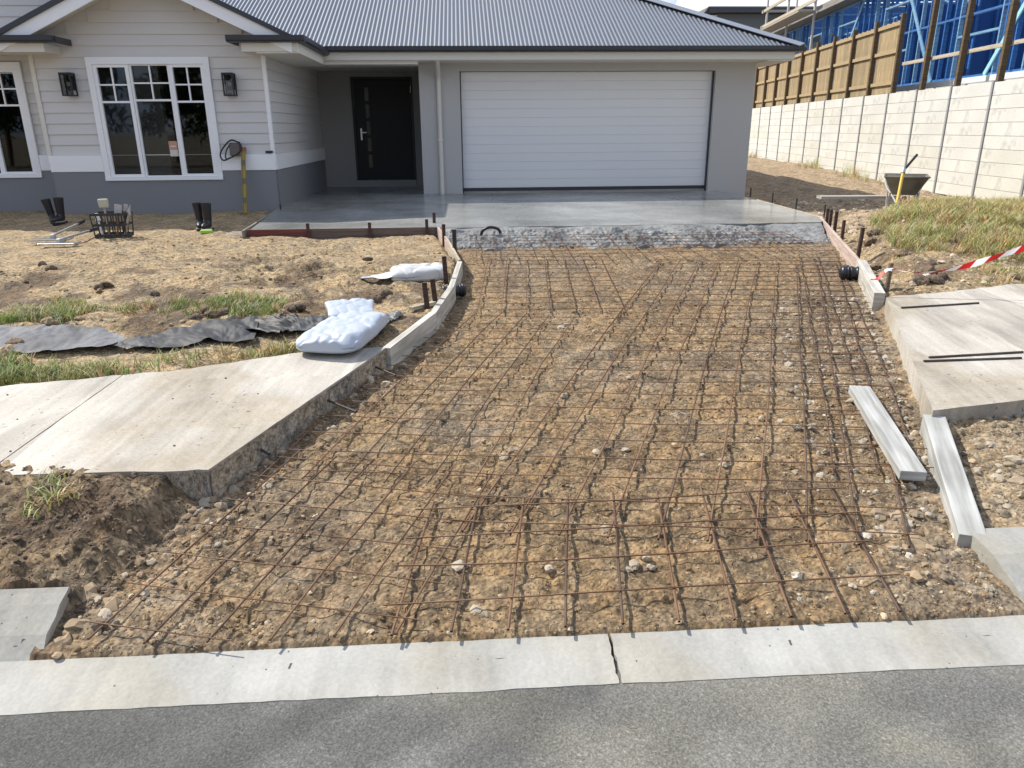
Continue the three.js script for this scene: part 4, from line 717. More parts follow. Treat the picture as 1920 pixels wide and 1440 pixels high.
// ================================================================ WHEELBARROW AND SHOVEL
{
  const p = V(6.95, 0, -11.8); p.y = H(p.x, p.z) - 0.005; const w = thing('wheelbarrow', 'grey metal wheelbarrow standing behind the grassy bank', 'wheelbarrow', [p.x, p.y, p.z], -0.50); w.scale.setScalar(0.96);
  const loft = (t, o) => { // open tray: top and bottom rectangles, outer and inner skin
    const T = [[-0.32, 0.66, -0.48], [0.32, 0.66, -0.48], [0.32, 0.66, 0.42], [-0.32, 0.66, 0.42]], B = [[-0.20, 0.37, -0.30], [0.20, 0.37, -0.30], [0.17, 0.37, 0.20], [-0.17, 0.37, 0.20]];
    return [T, B].map((q, k) => q.map(([x, y, z]) => [x - Math.sign(x) * o, y + (k ? o : 0), z - Math.sign(z) * o])); };
  const [T0, B0] = loft(0, 0), [T1, B1] = loft(0, 0.012), tri = [];
  const quad = (a, b, c, d) => tri.push(...a, ...b, ...c, ...a, ...c, ...d);
  for (let i = 0; i < 4; i++) { const j = (i + 1) % 4; quad(T0[i], T0[j], B0[j], B0[i]); quad(T1[j], T1[i], B1[i], B1[j]); quad(T0[j], T0[i], T1[i], T1[j]); }
  quad(B0[0], B0[1], B0[2], B0[3]); quad(B1[3], B1[2], B1[1], B1[0]);
  const g = new THREE.BufferGeometry(); g.setAttribute('position', new THREE.Float32BufferAttribute(tri, 3)); g.computeVertexNormals(); mesh('tray', boxUV(g, 0.7), M.tray, w);
  mesh('rim', merge(T0.map((q, i) => tube([q, T0[(i + 1) % 4]], 0.013, 8, 2))), M.tray, w);
  for (const s of [-1, 1]) {
    mesh('handle', tube([[s * 0.09, 0.24, 0.46], [s * 0.17, 0.35, 0.1], [s * 0.26, 0.44, -0.45], [s * 0.30, 0.52, -0.95]], 0.016, 8, 20), M.galv, w);
    mesh('leg', tube([[s * 0.20, 0.38, 0.05], [s * 0.22, 0.2, -0.12], [s * 0.23, 0.0, -0.16], [s * 0.23, 0.0, -0.26], [s * 0.24, 0.39, -0.36]], 0.014, 8, 24), M.galv, w);
    mesh('fork', bx(s * 0.07 - 0.012, s * 0.07 + 0.012, 0.16, 0.38, 0.40, 0.44), M.galv, w);
  }
  mesh('cross_bar', tube([[-0.23, 0.13, -0.14], [0.23, 0.13, -0.14]], 0.012, 8, 2), M.galv, w);
  const wh = mesh('wheel', new THREE.TorusGeometry(0.14, 0.045, 10, 24).rotateY(Math.PI / 2).translate(0, 0.185, 0.44), M.rubber, w);
  mesh('rim', cyl(0.11, 0.11, 0.05, 18).rotateZ(Math.PI / 2).translate(0, 0.185, 0.44), M.galv, wh);
  const q = V(6.42, 0, -11.05); q.y = H(q.x, q.z); const s = thing('shovel', 'yellow shaft shovel with black grip leaning on the wheelbarrow', 'shovel', [q.x, q.y + 0.02, q.z]);
  const a = V(0, 0.0, 0.0), b = V(0.24, 0.62, -0.36), d = b.clone().sub(a).normalize();
  const up = (t) => [a.x + d.x * t, a.y + d.y * t, a.z + d.z * t];
  mesh('shaft', tube([up(0.0), up(0.4), up(0.72)], 0.022, 10, 6), M.yellow, s);
  mesh('grip', tube([up(0.70), [0.46, 0.80, -0.44]], 0.02, 10, 4), M.rubber, s);
  mesh('collar', tube([up(0.66), up(0.74)], 0.032, 10, 2), M.galv, s);
  const bl = new THREE.SphereGeometry(0.13, 16, 10, 0, Math.PI * 2, 0, Math.PI * 0.5).scale(0.75, 0.28, 1.1).rotateX(1.0); mesh('blade', bl.translate(-0.03, -0.04, 0.06), M.tray, s);
}
// ================================================================ THINGS LEFT ALONG THE HOUSE FRONT
function boot() {
  const g = new THREE.Group();
  const sh = new THREE.LatheGeometry([[0.045, 0.10], [0.052, 0.14], [0.055, 0.22], [0.064, 0.33], [0.068, 0.36], [0.064, 0.36], [0.058, 0.32], [0.05, 0.2], [0.044, 0.12]].map(([x, y]) => new THREE.Vector2(x, y)), 18).scale(0.92, 1, 1.1);
  const ft = warp(new THREE.SphereGeometry(1, 20, 14), (v) => { v.x *= 0.05; v.z = v.z * 0.135 + 0.065; v.y = Math.max(-0.9, v.y) * (v.z > 0.06 ? 0.050 : 0.072) + (v.z > 0.06 ? 0.065 : 0.085); });
  const mk = (n, geo, m) => { const q = new THREE.Mesh(geo, m); q.name = n; q.castShadow = q.receiveShadow = true; g.add(q); return q; };
  mk('shaft', sh, M.rubber); mk('foot', ft, M.rubber); mk('sole', raised([[-0.045, -0.06], [0.045, -0.06], [0.042, 0.05], [0.053, 0.13], [0.03, 0.2], [-0.03, 0.2], [-0.053, 0.13], [-0.042, 0.05]], 0.0, 0.028), std([0.02, 0.02, 0.022], 0.8)); mk('dried_mud', new THREE.TorusGeometry(0.055, 0.012, 6, 18).rotateX(Math.PI / 2).scale(0.9, 1.2, 2.0).translate(0, 0.03, 0.06), std([0.24, 0.21, 0.17], 0.95)); return g;
}
{
  const b0 = boot();
  const put = (px, py, turn, lean, label, group) => { const p = onG(px, py, 0, H), b = b0.clone(); b.name = numbered('rubber_boot'); b.position.set(p.x, H(p.x, p.z) - 0.004, p.z); b.rotation.set(0, turn, lean, 'YXZ'); scene.add(b); tag(b, label, 'boot', group); };
  put(103, 420, 0.5, 0.16, 'black rubber boot leaning outward beside its mate near the tool crate', 'boots near the crate'); put(117, 418, -0.2, -0.03, 'upright black rubber boot of the pair near the tool crate', 'boots near the crate');
  put(378, 430, 0.2, 0.05, 'narrow dark rubber boot near the yellow level', 'boots near the level'); put(392, 431, -0.1, -0.02, 'narrow dark rubber boot near the yellow level', 'boots near the level');
  // tool crate
  const p = onG(208, 447, 0, H), c = thing('tool_crate', 'slatted black crate full of concreting tools on the soil', 'crate', [p.x, p.y, p.z - 0.12], 0.08);
  const cm = std([0.035, 0.035, 0.033], 0.7), W = 0.20, D = 0.15, hh = 0.30;
  mesh('base', bx(-W * 0.9, W * 0.9, 0, 0.015, -D * 0.9, D * 0.9), cm, c);
  for (const y of [0.02, 0.15, hh - 0.02]) { const k = 0.9 + 0.1 * y / hh; mesh('band', merge([bx(-W * k, W * k, y, y + 0.03, D * k - 0.008, D * k), bx(-W * k, W * k, y, y + 0.03, -D * k, -D * k + 0.008), bx(-W * k, -W * k + 0.008, y, y + 0.03, -D * k, D * k), bx(W * k - 0.008, W * k, y, y + 0.03, -D * k, D * k)]), cm, c); }
  for (let i = 0; i < 7; i++) for (const s of [-1, 1]) { const x = mix(-W, W, i / 6); mesh('slat', tube([[x * 0.9, 0.01, s * D * 0.9], [x, hh, s * D]], 0.009, 5, 1), cm, c); }
  const tool = (name, label, x, z, lean, leanz, len, mat, head) => { const t = thing(name, label, 'hand tool', [p.x + x, p.y + 0.03, p.z - 0.12 + z]); t.rotation.set(leanz, 0, lean); mesh('handle', cyl(0.012, 0.014, len, 8, 0, len / 2, 0), mat, t); head(t, len); };
  tool('brush', 'pale bristled brush standing in the tool crate', -0.06, 0, 0.03, 0, 0.34, M.pine, (t, l) => mesh('bristles', warp(rbx(0.11, 0.11, 0.05, 0.015, 0, l + 0.05, 0), (v) => { v.x *= 1 + (v.y - l) * 1.5; }), std([0.48, 0.46, 0.36], 0.9), t));
  tool('hand_float', 'grey steel float standing in the tool crate', 0.05, 0.03, -0.18, 0, 0.28, std([0.3, 0.12, 0.05], 0.7), (t, l) => mesh('blade', rbx(0.09, 0.12, 0.006, 0.002, 0.0, l + 0.04, 0), M.galv, t));
  tool('hand_float', 'dark edging tool standing in the tool crate', 0.10, -0.04, -0.26, 0.1, 0.30, cm, (t, l) => mesh('blade', rbx(0.05, 0.10, 0.006, 0.002, 0.0, l + 0.04, 0), M.galv, t));
  tool('hand_float', 'thin steel trowel standing in the tool crate', 0.14, 0.02, -0.32, 0, 0.27, M.pine, (t, l) => mesh('blade', new THREE.ConeGeometry(0.035, 0.14, 4).scale(1, 1, 0.15).translate(0, l + 0.06, 0), M.galv, t));
  tool('bottle', 'white plastic bottle standing in the tool crate', -0.13, 0.04, 0.12, 0, 0.2, M.white, (t, l) => mesh('cap', cyl(0.022, 0.03, 0.09, 12, 0, l + 0.03, 0), M.white, t));
  // long handled tools on the ground
  const bull = (a, b, label) => { const A = onG(...a, 0.03), B = onG(...b, 0.03), d = B.clone().sub(A), L = d.length(), t = thing('bull_float', label, 'float', [A.x, A.y + 0.02, A.z], Math.atan2(-d.z, d.x)); mesh('blade', rbx(0.16, 0.02, 0.44, 0.006, 0.02, 0.0, 0), M.steel, t); mesh('bracket', rbx(0.10, 0.05, 0.05, 0.01, 0.05, 0.03, 0), M.galv, t); mesh('handle', tube([[0.06, 0.04, 0], [L * 0.5, 0.05, 0], [L, 0.06, 0]], 0.015, 8, 8), M.galv, t); mesh('grip', tube([[L * 0.82, 0.057, 0], [L + 0.02, 0.061, 0]], 0.022, 8, 2), M.rubber, t); };
  bull([98, 452], [158, 424], 'steel float with long handle lying in front of the boots'); bull([110, 460], [182, 440], 'steel float whose handle ends at the tool crate');
  // spirit level leaning on the wall
  const lv = thing('spirit_level', 'long yellow spirit level leaning against the dark base wall', 'level', [-3.52, 0.46, -12.42]); lv.rotation.x = -0.19; lv.rotation.z = -0.03;
  mesh('beam', rbx(0.062, 0.98, 0.03, 0.004, 0, 0.49, 0), std([0.42, 0.31, 0.06], 0.6, { map: blotch }), lv); mesh('end_cap', rbx(0.095, 0.06, 0.04, 0.006, 0.0, 0.99, 0), std([0.35, 0.12, 0.05], 0.6), lv); for (const y of [0.2, 0.5, 0.78]) mesh('vial', rbx(0.06, 0.09, 0.034, 0.004, 0, y, 0), std([0.13, 0.11, 0.06], 0.4), lv); mesh('edge_rail', bx(-0.0345, -0.0315, 0.02, 0.96, -0.018, 0.018), std([0.3, 0.28, 0.2], 0.5), lv);
  const pl = onG(388, 438, 0, H), sp = mesh('lime_sponge', rbx(0.15, 0.05, 0.09, 0.015), M.lime); sp.position.set(pl.x, H(pl.x, pl.z) + 0.022, pl.z); sp.rotation.y = 0.1; tag(sp, 'lime green sponge on the soil below the narrow boots', 'sponge');
  const rg = onG(452, 440, 0, H), rag = mesh('sand_heap', warp(new THREE.SphereGeometry(0.16, 28, 14, 0, 6.284, 0, 1.6), (v) => { v.y *= 0.35; const k = 1 + 0.5 * (fbm(v.x * 20, v.z * 20, 3, 430) - 0.5); v.multiplyScalar(k); v.x *= 1.5; }), std([0.42, 0.36, 0.29], 0.95, { map: dirtMap })); rag.position.set(rg.x, H(rg.x, rg.z) - 0.02, rg.z); tag(rag, 'small heap of sandy spoil at the end of the red form board', 'spoil heap');
}

// ================================================================ STEEL MESH
// each sheet: long bars along angle A, cross bars along angle B (degrees right of straight ahead), 200 mm grid
function meshSheet(label, O, A, B, i0, i1, j0, j1, lift, seed, r1 = 0.0042, r2 = 0.0034, skip) {
  const a = A * Math.PI / 180, b = B * Math.PI / 180, U = V(Math.sin(a), 0, -Math.cos(a)), W = V(Math.sin(b), 0, -Math.cos(b)), rn = rng(seed), s = 0.2;
  const t = thing('steel_mesh', label, 'steel mesh', [O[0], bedY(0, O[1]), O[1]]);
  const hgt = (x, z) => { let a = 0; for (const [u, v] of [[0, 0], [0.3, 0.1], [-0.3, -0.1], [0.1, -0.3], [-0.1, 0.3], [0.2, -0.2], [-0.2, 0.2], [0.2, 0.2]]) a += bedY(x, z) + H(x + u, z + v) - HB(x + u, z + v); return Math.max(a / 8, bedY(x, z) - 0.004) + lift; };
  const bar = (p0, p1, r, dy, name, thin) => {
    const L = p0.distanceTo(p1), n = Math.max(3, Math.round(L / 0.4)), P = [], k1 = rn() * 9;
    for (let k = 0; k <= n; k++) { const c = p0.clone().lerp(p1, k / n); c.x += (vn(k * 0.5 + k1, seed, 501) - 0.5) * 0.014; c.z += (vn(k * 0.5 + k1 + 40, seed, 502) - 0.5) * 0.014; const h = hgt(c.x, c.z) + dy; P.push(V(c.x - O[0], h - t.position.y, c.z - O[1])); }
    const m = mesh(name, new THREE.TubeGeometry(new THREE.CatmullRomCurve3(P), n * 5, r, 5, false), thin ? M.rustPale : rn() > 0.5 ? M.rustDark : M.rust, t); return m;
  };
  const pt = (i, j) => V(O[0], 0, O[1]).addScaledVector(W, i * s).addScaledVector(U, j * s);
  const ok = (p) => { const d = -p.z; return d > 2.16 && p.x > tab(XL, d) + 0.03 && p.x < tab(XR, d) - 0.03; };
  const clip = (p, q) => { let best = null, cur = null; const n = 160; for (let k = 0; k <= n; k++) { const c = p.clone().lerp(q, k / n); if (ok(c)) { if (!cur) cur = [c, c]; cur[1] = c; } else if (cur) { if (!best || cur[0].distanceTo(cur[1]) > best[0].distanceTo(best[1])) best = cur; cur = null; } } if (cur && (!best || cur[0].distanceTo(cur[1]) > best[0].distanceTo(best[1]))) best = cur; return best && best[0].distanceTo(best[1]) > 0.12 ? best : null; };
  for (let i = i0; i <= i1; i++) { const c = clip(pt(i, j0 - 0.35), pt(i, j1 + 0.35 + (hsh(i, seed, 4) - 0.5) * 0.3)); if (c) bar(c[0], c[1], r1, 0, 'long_bar'); }
  for (let j = j0; j <= j1; j++) { if (skip && skip(j)) continue; const c = clip(pt(i0 - 0.35, j), pt(i1 + 0.35, j)); if (c) bar(c[0], c[1], r2 * 0.85, r1 + r2 * 0.8, 'cross_bar', true); }
  return t;
}
meshSheet('rusty steel mesh sheet lying along the kerb channel', [0.30, -2.12], 8.3, 88.4, -3, 6, 0, 4, 0.034, 1, 0.0054, 0.0040);
meshSheet('rusty steel mesh sheet running up beside the cut kerb and scraped earth', [-1.30, -2.27], 20, 103, 0, 5, 0, 6, 0.034, 2, 0.0044, 0.0032);
meshSheet('rusty steel mesh sheet in the middle of the driveway, lapped over the kerb sheet', [-0.02, -2.80], 22.5, 96.5, 0, 9, 0, 27, 0.030, 3, 0.0054, 0.0034);
meshSheet('rusty steel mesh sheet along the footpath edge below the curved form', [-0.98, -3.30], 18, 97, 0, 5, 0, 13, 0.028, 4, 0.0040, 0.0031);
meshSheet('rusty steel mesh sheet along the stony side below the capped pipe', [1.72, -3.15], 21.5, 95, 0, 3, 0, 26, 0.028, 5, 0.0050, 0.0032);
meshSheet('rusty steel mesh sheet ahead of the wet concrete on the curved form side', [0.06, -5.90], 4.5, 93, 0, 6, 0, 11, 0.032, 6, 0.0050, 0.0032);
meshSheet('rusty steel mesh sheet half buried under the front of the pour', [0.10, -7.95], 0.4, 91, 0, 19, 0, 6, 0.085, 8, 0.0050, 0.0034);

// ================================================================ STONES, CLODS, GRASS
const rockG = [0, 1, 2, 3, 4, 5].map((k) => { const g = mergeVertices(new THREE.IcosahedronGeometry(1, 1).deleteAttribute('normal').deleteAttribute('uv')); warp(g, (v) => { const n = fbm(v.x * 1.3 + k * 9, v.y * 1.3 + v.z * 1.7, 3, 600 + k), m = vn(v.x * 4 + k, v.z * 4 + v.y * 3, 610); v.multiplyScalar(0.42 + 0.75 * n + 0.50 * m); v.y *= 0.74; v.x *= 1.18; }); g.setAttribute('uv', new THREE.Float32BufferAttribute(new Float32Array(g.attributes.position.count * 2), 2)); return g; });
const clodG = [0, 1, 2, 3].map((k) => { const g = mergeVertices(new THREE.IcosahedronGeometry(1, 5).deleteAttribute('normal').deleteAttribute('uv')); warp(g, (v) => { const n = fbm(v.x * 1.6 + k * 5, v.y * 1.6 + v.z * 2.1, 3, 640 + k), m = fbm(v.x * 5 + k, v.z * 5 + v.y * 4, 3, 645); v.multiplyScalar(0.35 + 0.7 * n + 0.75 * m); v.y *= 0.75; }); g.setAttribute('uv', new THREE.Float32BufferAttribute(Array.from({ length: g.attributes.position.count * 2 }, (_, i) => i % 2 ? g.attributes.position.getZ(i >> 1) * 0.15 : g.attributes.position.getX(i >> 1) * 0.15), 2)); return g; });
const rough = (c) => std(c, 0.95, { flatShading: true });
{
  const rn = rng(5);
  const cols = { pale: [[0.34, 0.275, 0.195], [0.39, 0.335, 0.25], [0.30, 0.235, 0.16]], brown: [[0.34, 0.25, 0.155], [0.38, 0.285, 0.185], [0.28, 0.21, 0.135]], dark: [[0.22, 0.155, 0.105], [0.28, 0.205, 0.14]], grey: [[0.36, 0.35, 0.33], [0.30, 0.29, 0.27]] };
  const mats = {}; for (const k in cols) mats[k] = cols[k].map(k === 'dark' ? (c) => std(c, 0.97, { map: dirtMap }) : rough);
  const stone = (px, py, rpx, kind, label, group, name = 'stone') => { const p = onG(px, py, 0), r = rpx * depth(p) / FOC; const m = mesh(name, name === 'stone' ? rockG[Math.floor(rn() * 6)] : clodG[Math.floor(rn() * 4)], mats[kind][Math.floor(rn() * mats[kind].length)]); const y = Math.max(H(p.x, p.z), HB(p.x, p.z)) ; m.position.set(p.x, y + r * (name === 'stone' ? -0.22 : 0.1), p.z); m.scale.set(r, r * (0.65 + rn() * 0.4), r * (0.7 + rn() * 0.5)); m.rotation.set((rn() - 0.5) * 0.8, rn() * 6.28, (rn() - 0.5) * 0.8); tag(m, label, name === 'stone' ? 'stone' : 'clod', group); };
  for (const [x, y, r] of [[153, 1168, 24], [178, 1150, 11], [118, 1205, 15], [133, 1185, 14], [215, 1135, 20], [165, 1118, 20], [108, 1228, 10]]) stone(x, y, r, 'brown', 'rounded brown stone piled at the sawn kerb end beside scraped earth', 'brown stones at the kerb end');
  for (const [x, y, r] of [[433, 900, 10], [452, 886, 8], [440, 917, 11], [415, 950, 12], [425, 935, 9], [500, 846, 9], [476, 880, 8], [540, 815, 7], [282, 1053, 8], [700, 705, 7], [660, 740, 9], [645, 735, 7], [668, 728, 6]]) stone(x, y, r, 'pale', 'pale stone along the foot of the cut footpath edge', 'pale stones along the path edge');
  for (const [x, y, r] of [[1190, 1056, 13], [1212, 1046, 10], [1178, 1066, 9], [1221, 1062, 9], [1030, 1064, 11], [860, 1066, 14], [893, 1145, 14], [912, 1152, 11], [1137, 990, 12], [944, 856, 9], [958, 846, 9], [968, 842, 8], [1056, 742, 7], [1180, 710, 8], [1267, 778, 12], [1284, 778, 9], [1358, 870, 9], [1350, 864, 7], [1442, 736, 9], [1430, 733, 7], [1060, 610, 9], [1052, 614, 7], [1220, 566, 8], [1450, 605, 7], [1448, 615, 6], [910, 826, 7], [1118, 850, 9], [1172, 842, 8], [1478, 684, 8], [1590, 792, 9]]) stone(x, y, r, 'pale', 'pale stone lying on the driveway dirt under the mesh', 'pale stones under the mesh');
  for (const [x, y, r] of [[1640, 1000, 12], [1650, 965, 14], [1690, 970, 15], [1720, 1018, 17], [1700, 1030, 13], [1655, 1040, 13], [1745, 1030, 11], [1760, 1065, 12], [1715, 1085, 14], [1690, 1065, 10], [1680, 1005, 15], [1735, 1060, 10], [1630, 880, 10], [1620, 610, 15], [1590, 650, 9], [1560, 640, 8], [1570, 662, 9]]) stone(x, y, r, 'brown', 'yellow brown stone in the stony strip beside the form plank', 'brown stones in the stony strip');
  for (const [x, y, r] of [[1900, 860, 16], [1915, 905, 18], [1870, 895, 10], [1860, 835, 8], [1880, 780, 9]]) stone(x, y, r, 'pale', 'pale stone on the rubble verge beyond the form plank', 'pale stones on the rubble verge');
  const clods = 'clods of earth in the yard';
  for (const [x, y, r, k] of [[50, 594, 15, 'dark'], [35, 600, 13, 'dark'], [65, 600, 12, 'dark'], [95, 612, 13, 'brown'], [110, 600, 11, 'brown'], [130, 598, 10, 'brown'], [92, 612, 9, 'brown'], [150, 600, 8, 'brown'], [120, 888, 12, 'dark'], [105, 898, 10, 'dark'], [132, 886, 9, 'dark'], [90, 425, 7, 'brown'], [80, 500, 8, 'dark'], [96, 505, 9, 'dark'], [200, 535, 9, 'dark'], [185, 540, 8, 'dark'], [290, 552, 8, 'dark'], [385, 590, 12, 'dark'], [400, 596, 12, 'dark'], [420, 592, 11, 'dark'], [370, 600, 12, 'dark'], [440, 603, 11, 'brown'], [545, 580, 12, 'dark'], [562, 577, 10, 'dark'], [530, 587, 10, 'brown'], [720, 557, 12, 'dark'], [705, 562, 8, 'dark'], [15, 668, 20, 'brown'], [30, 655, 14, 'dark']]) stone(x, y, r, k, k === 'dark' ? 'dark crumbly clod of earth lying in the front yard' : 'brown crumbly clod of earth lying in the front yard', clods + (k === 'dark' ? ', dark' : ', brown'), 'earth_clod');
  for (const [x, y, r, k] of [[1735, 515, 20, 'dark'], [1752, 527, 16, 'dark'], [1725, 530, 15, 'dark'], [1745, 500, 13, 'dark'], [1690, 478, 14, 'dark'], [1790, 437, 10, 'dark'], [1640, 440, 12, 'dark'], [1632, 455, 10, 'dark'], [1765, 520, 12, 'dark'], [1640, 502, 9, 'dark']]) stone(x, y, r, k, 'dark clod of earth on the bank by the barrier tape', 'dark clods by the tape', 'earth_clod');

  // pebbles nobody could count
  const scatter = (name, label, n, place, size, palette) => {
    const per = Math.ceil(n / 6), dm = new THREE.Object3D(), grp = new THREE.Group(); grp.name = numbered(name); grp.userData = { kind: 'stuff', label, category: 'gravel' }; scene.add(grp);
    for (let v = 0; v < 6; v++) {
      const im = new THREE.InstancedMesh(rockG[v], rough([1, 1, 1]), per); im.name = 'pebbles'; im.castShadow = im.receiveShadow = true; im.userData.kind = 'stuff';
      for (let k = 0; k < per; k++) { const [x, z] = place(), s = size(x, z); dm.position.set(x, H(x, z) + s * (rn() * 0.5 - 0.1), z); dm.scale.set(s * (0.8 + rn() * 0.5), s * (0.6 + rn() * 0.5), s * (0.8 + rn() * 0.5)); dm.rotation.set(rn() * 0.6, rn() * 6.28, rn() * 0.6); dm.updateMatrix(); im.setMatrixAt(k, dm.matrix); const c = palette[Math.floor(rn() * palette.length)], q = 0.75 + rn() * 0.5; im.setColorAt(k, lin(c[0] * q, c[1] * q, c[2] * q)); }
      grp.add(im);
    }
  };
  const bedPal = [[0.28, 0.185, 0.098], [0.24, 0.16, 0.085], [0.32, 0.235, 0.14], [0.20, 0.135, 0.075], [0.40, 0.32, 0.215], [0.16, 0.11, 0.065]];
  const sz2 = (a, b) => () => a + (b - a) * Math.pow(rn(), 7);
  const sz = (a, b) => () => a + (b - a) * Math.pow(rn(), 3.2);
  const bedPt = () => { const d = 2.18 + 6.9 * Math.pow(rn(), 1.7), l = tab(XL, d), r = tab(XR, d); return [mix(l + 0.03, r - 0.03, rn()), -d]; };
  scatter('pebbles', 'pebbles scattered over the driveway dirt', 13000, () => { for (;;) { const p = bedPt(); if (rn() < 0.25 + 1.3 * sst(0.45, 0.7, fbm(p[0] * 2, p[1] * 2, 3, 620))) return p; } }, sz2(0.0024, 0.012), bedPal);
  scatter('gravel', 'coarse gravel in the stony strip beside the footpath', 2100, () => { const d = 2.25 + 4.0 * rn(), r = tab(XR, d); return [r - 0.03 - 0.75 * Math.pow(rn(), 1.5), -d]; }, sz2(0.003, 0.022), [[0.33, 0.28, 0.205], [0.40, 0.345, 0.265], [0.28, 0.225, 0.155], [0.24, 0.19, 0.13], [0.44, 0.395, 0.32]]);
  scatter('gravel', 'loose stones in the trench below the cut footpath edge', 1000, () => { const d = 2.25 + 3.0 * rn(), l = tab(XL, d); return [l + 0.02 + 0.25 * Math.pow(rn(), 1.4), -d]; }, sz2(0.003, 0.022), [[0.28, 0.21, 0.135], [0.38, 0.32, 0.24], [0.22, 0.16, 0.10], [0.17, 0.13, 0.09]]);
  scatter('gravel', 'rubble covering the verge between cut kerb and footpath', 3600, () => [2.15 + 2.8 * rn(), -2.68 - 0.95 * rn()], sz2(0.003, 0.020), [[0.36, 0.285, 0.19], [0.42, 0.355, 0.265], [0.30, 0.235, 0.15], [0.25, 0.20, 0.14]]);
  scatter('soil_crumbs', 'dark crumbs of soil on the scraped verge', 3000, () => { const d = 2.35 + 0.85 * rn(); return [tab(XL, d) + 0.05 - 1.6 * Math.pow(rn(), 1.6), -d]; }, sz2(0.002, 0.013), [[0.11, 0.075, 0.048], [0.15, 0.105, 0.068], [0.21, 0.155, 0.10], [0.085, 0.06, 0.042]]);
  scatter('soil_crumbs', 'crumbs of soil strewn over the front yard', 2600, () => { const d = 4.8 + 4.8 * Math.pow(rn(), 1.2); const x = tab(XL, Math.min(d, 9.6)) - 0.1 - 4.2 * rn(); return [x, -d]; }, sz2(0.004, 0.020), [[0.31, 0.235, 0.145], [0.26, 0.19, 0.115], [0.20, 0.145, 0.09], [0.36, 0.28, 0.18]]);
  scatter('soil_crumbs', 'crumbs of soil on the bank and passage beside the house', 5000, () => { const d = 5.9 + 9 * rn(); return [tab(XR, d) + 0.1 + 4.5 * Math.pow(rn(), 1.3), -d]; }, sz2(0.006, 0.04), [[0.46, 0.36, 0.25], [0.34, 0.26, 0.18], [0.22, 0.16, 0.11], [0.52, 0.43, 0.32]]);
  scatter('concrete_crumbs', 'lumps of wet concrete along the front of the pour', 1500, () => [mix(-0.25, 4.5, rn()), -8.75 - 0.65 * rn()], (x, z) => 0.008 + 0.022 * Math.pow(rn(), 2), [[0.20, 0.205, 0.205], [0.25, 0.25, 0.25], [0.14, 0.145, 0.15]]);
  scatter('path_grit', 'dark specks of grit on the footpath', 12, () => [-0.9 - 2.2 * rn(), -3.3 - 1.0 * rn()].map((v, i, a) => v), () => 0.003 + 0.004 * rn(), [[0.10, 0.085, 0.07]]);
}
// lift the grit onto the path surface
scene.children.filter((o) => o.name.startsWith('path_grit')).forEach((g) => g.children.forEach((im) => { const m = new THREE.Matrix4(), p = V(0, 0, 0), q = new THREE.Quaternion(), s = V(0, 0, 0); for (let k = 0; k < im.count; k++) { im.getMatrixAt(k, m); m.decompose(p, q, s); p.y = lpY(p.z) + 0.002; m.compose(p, q, s); im.setMatrixAt(k, m); } }));

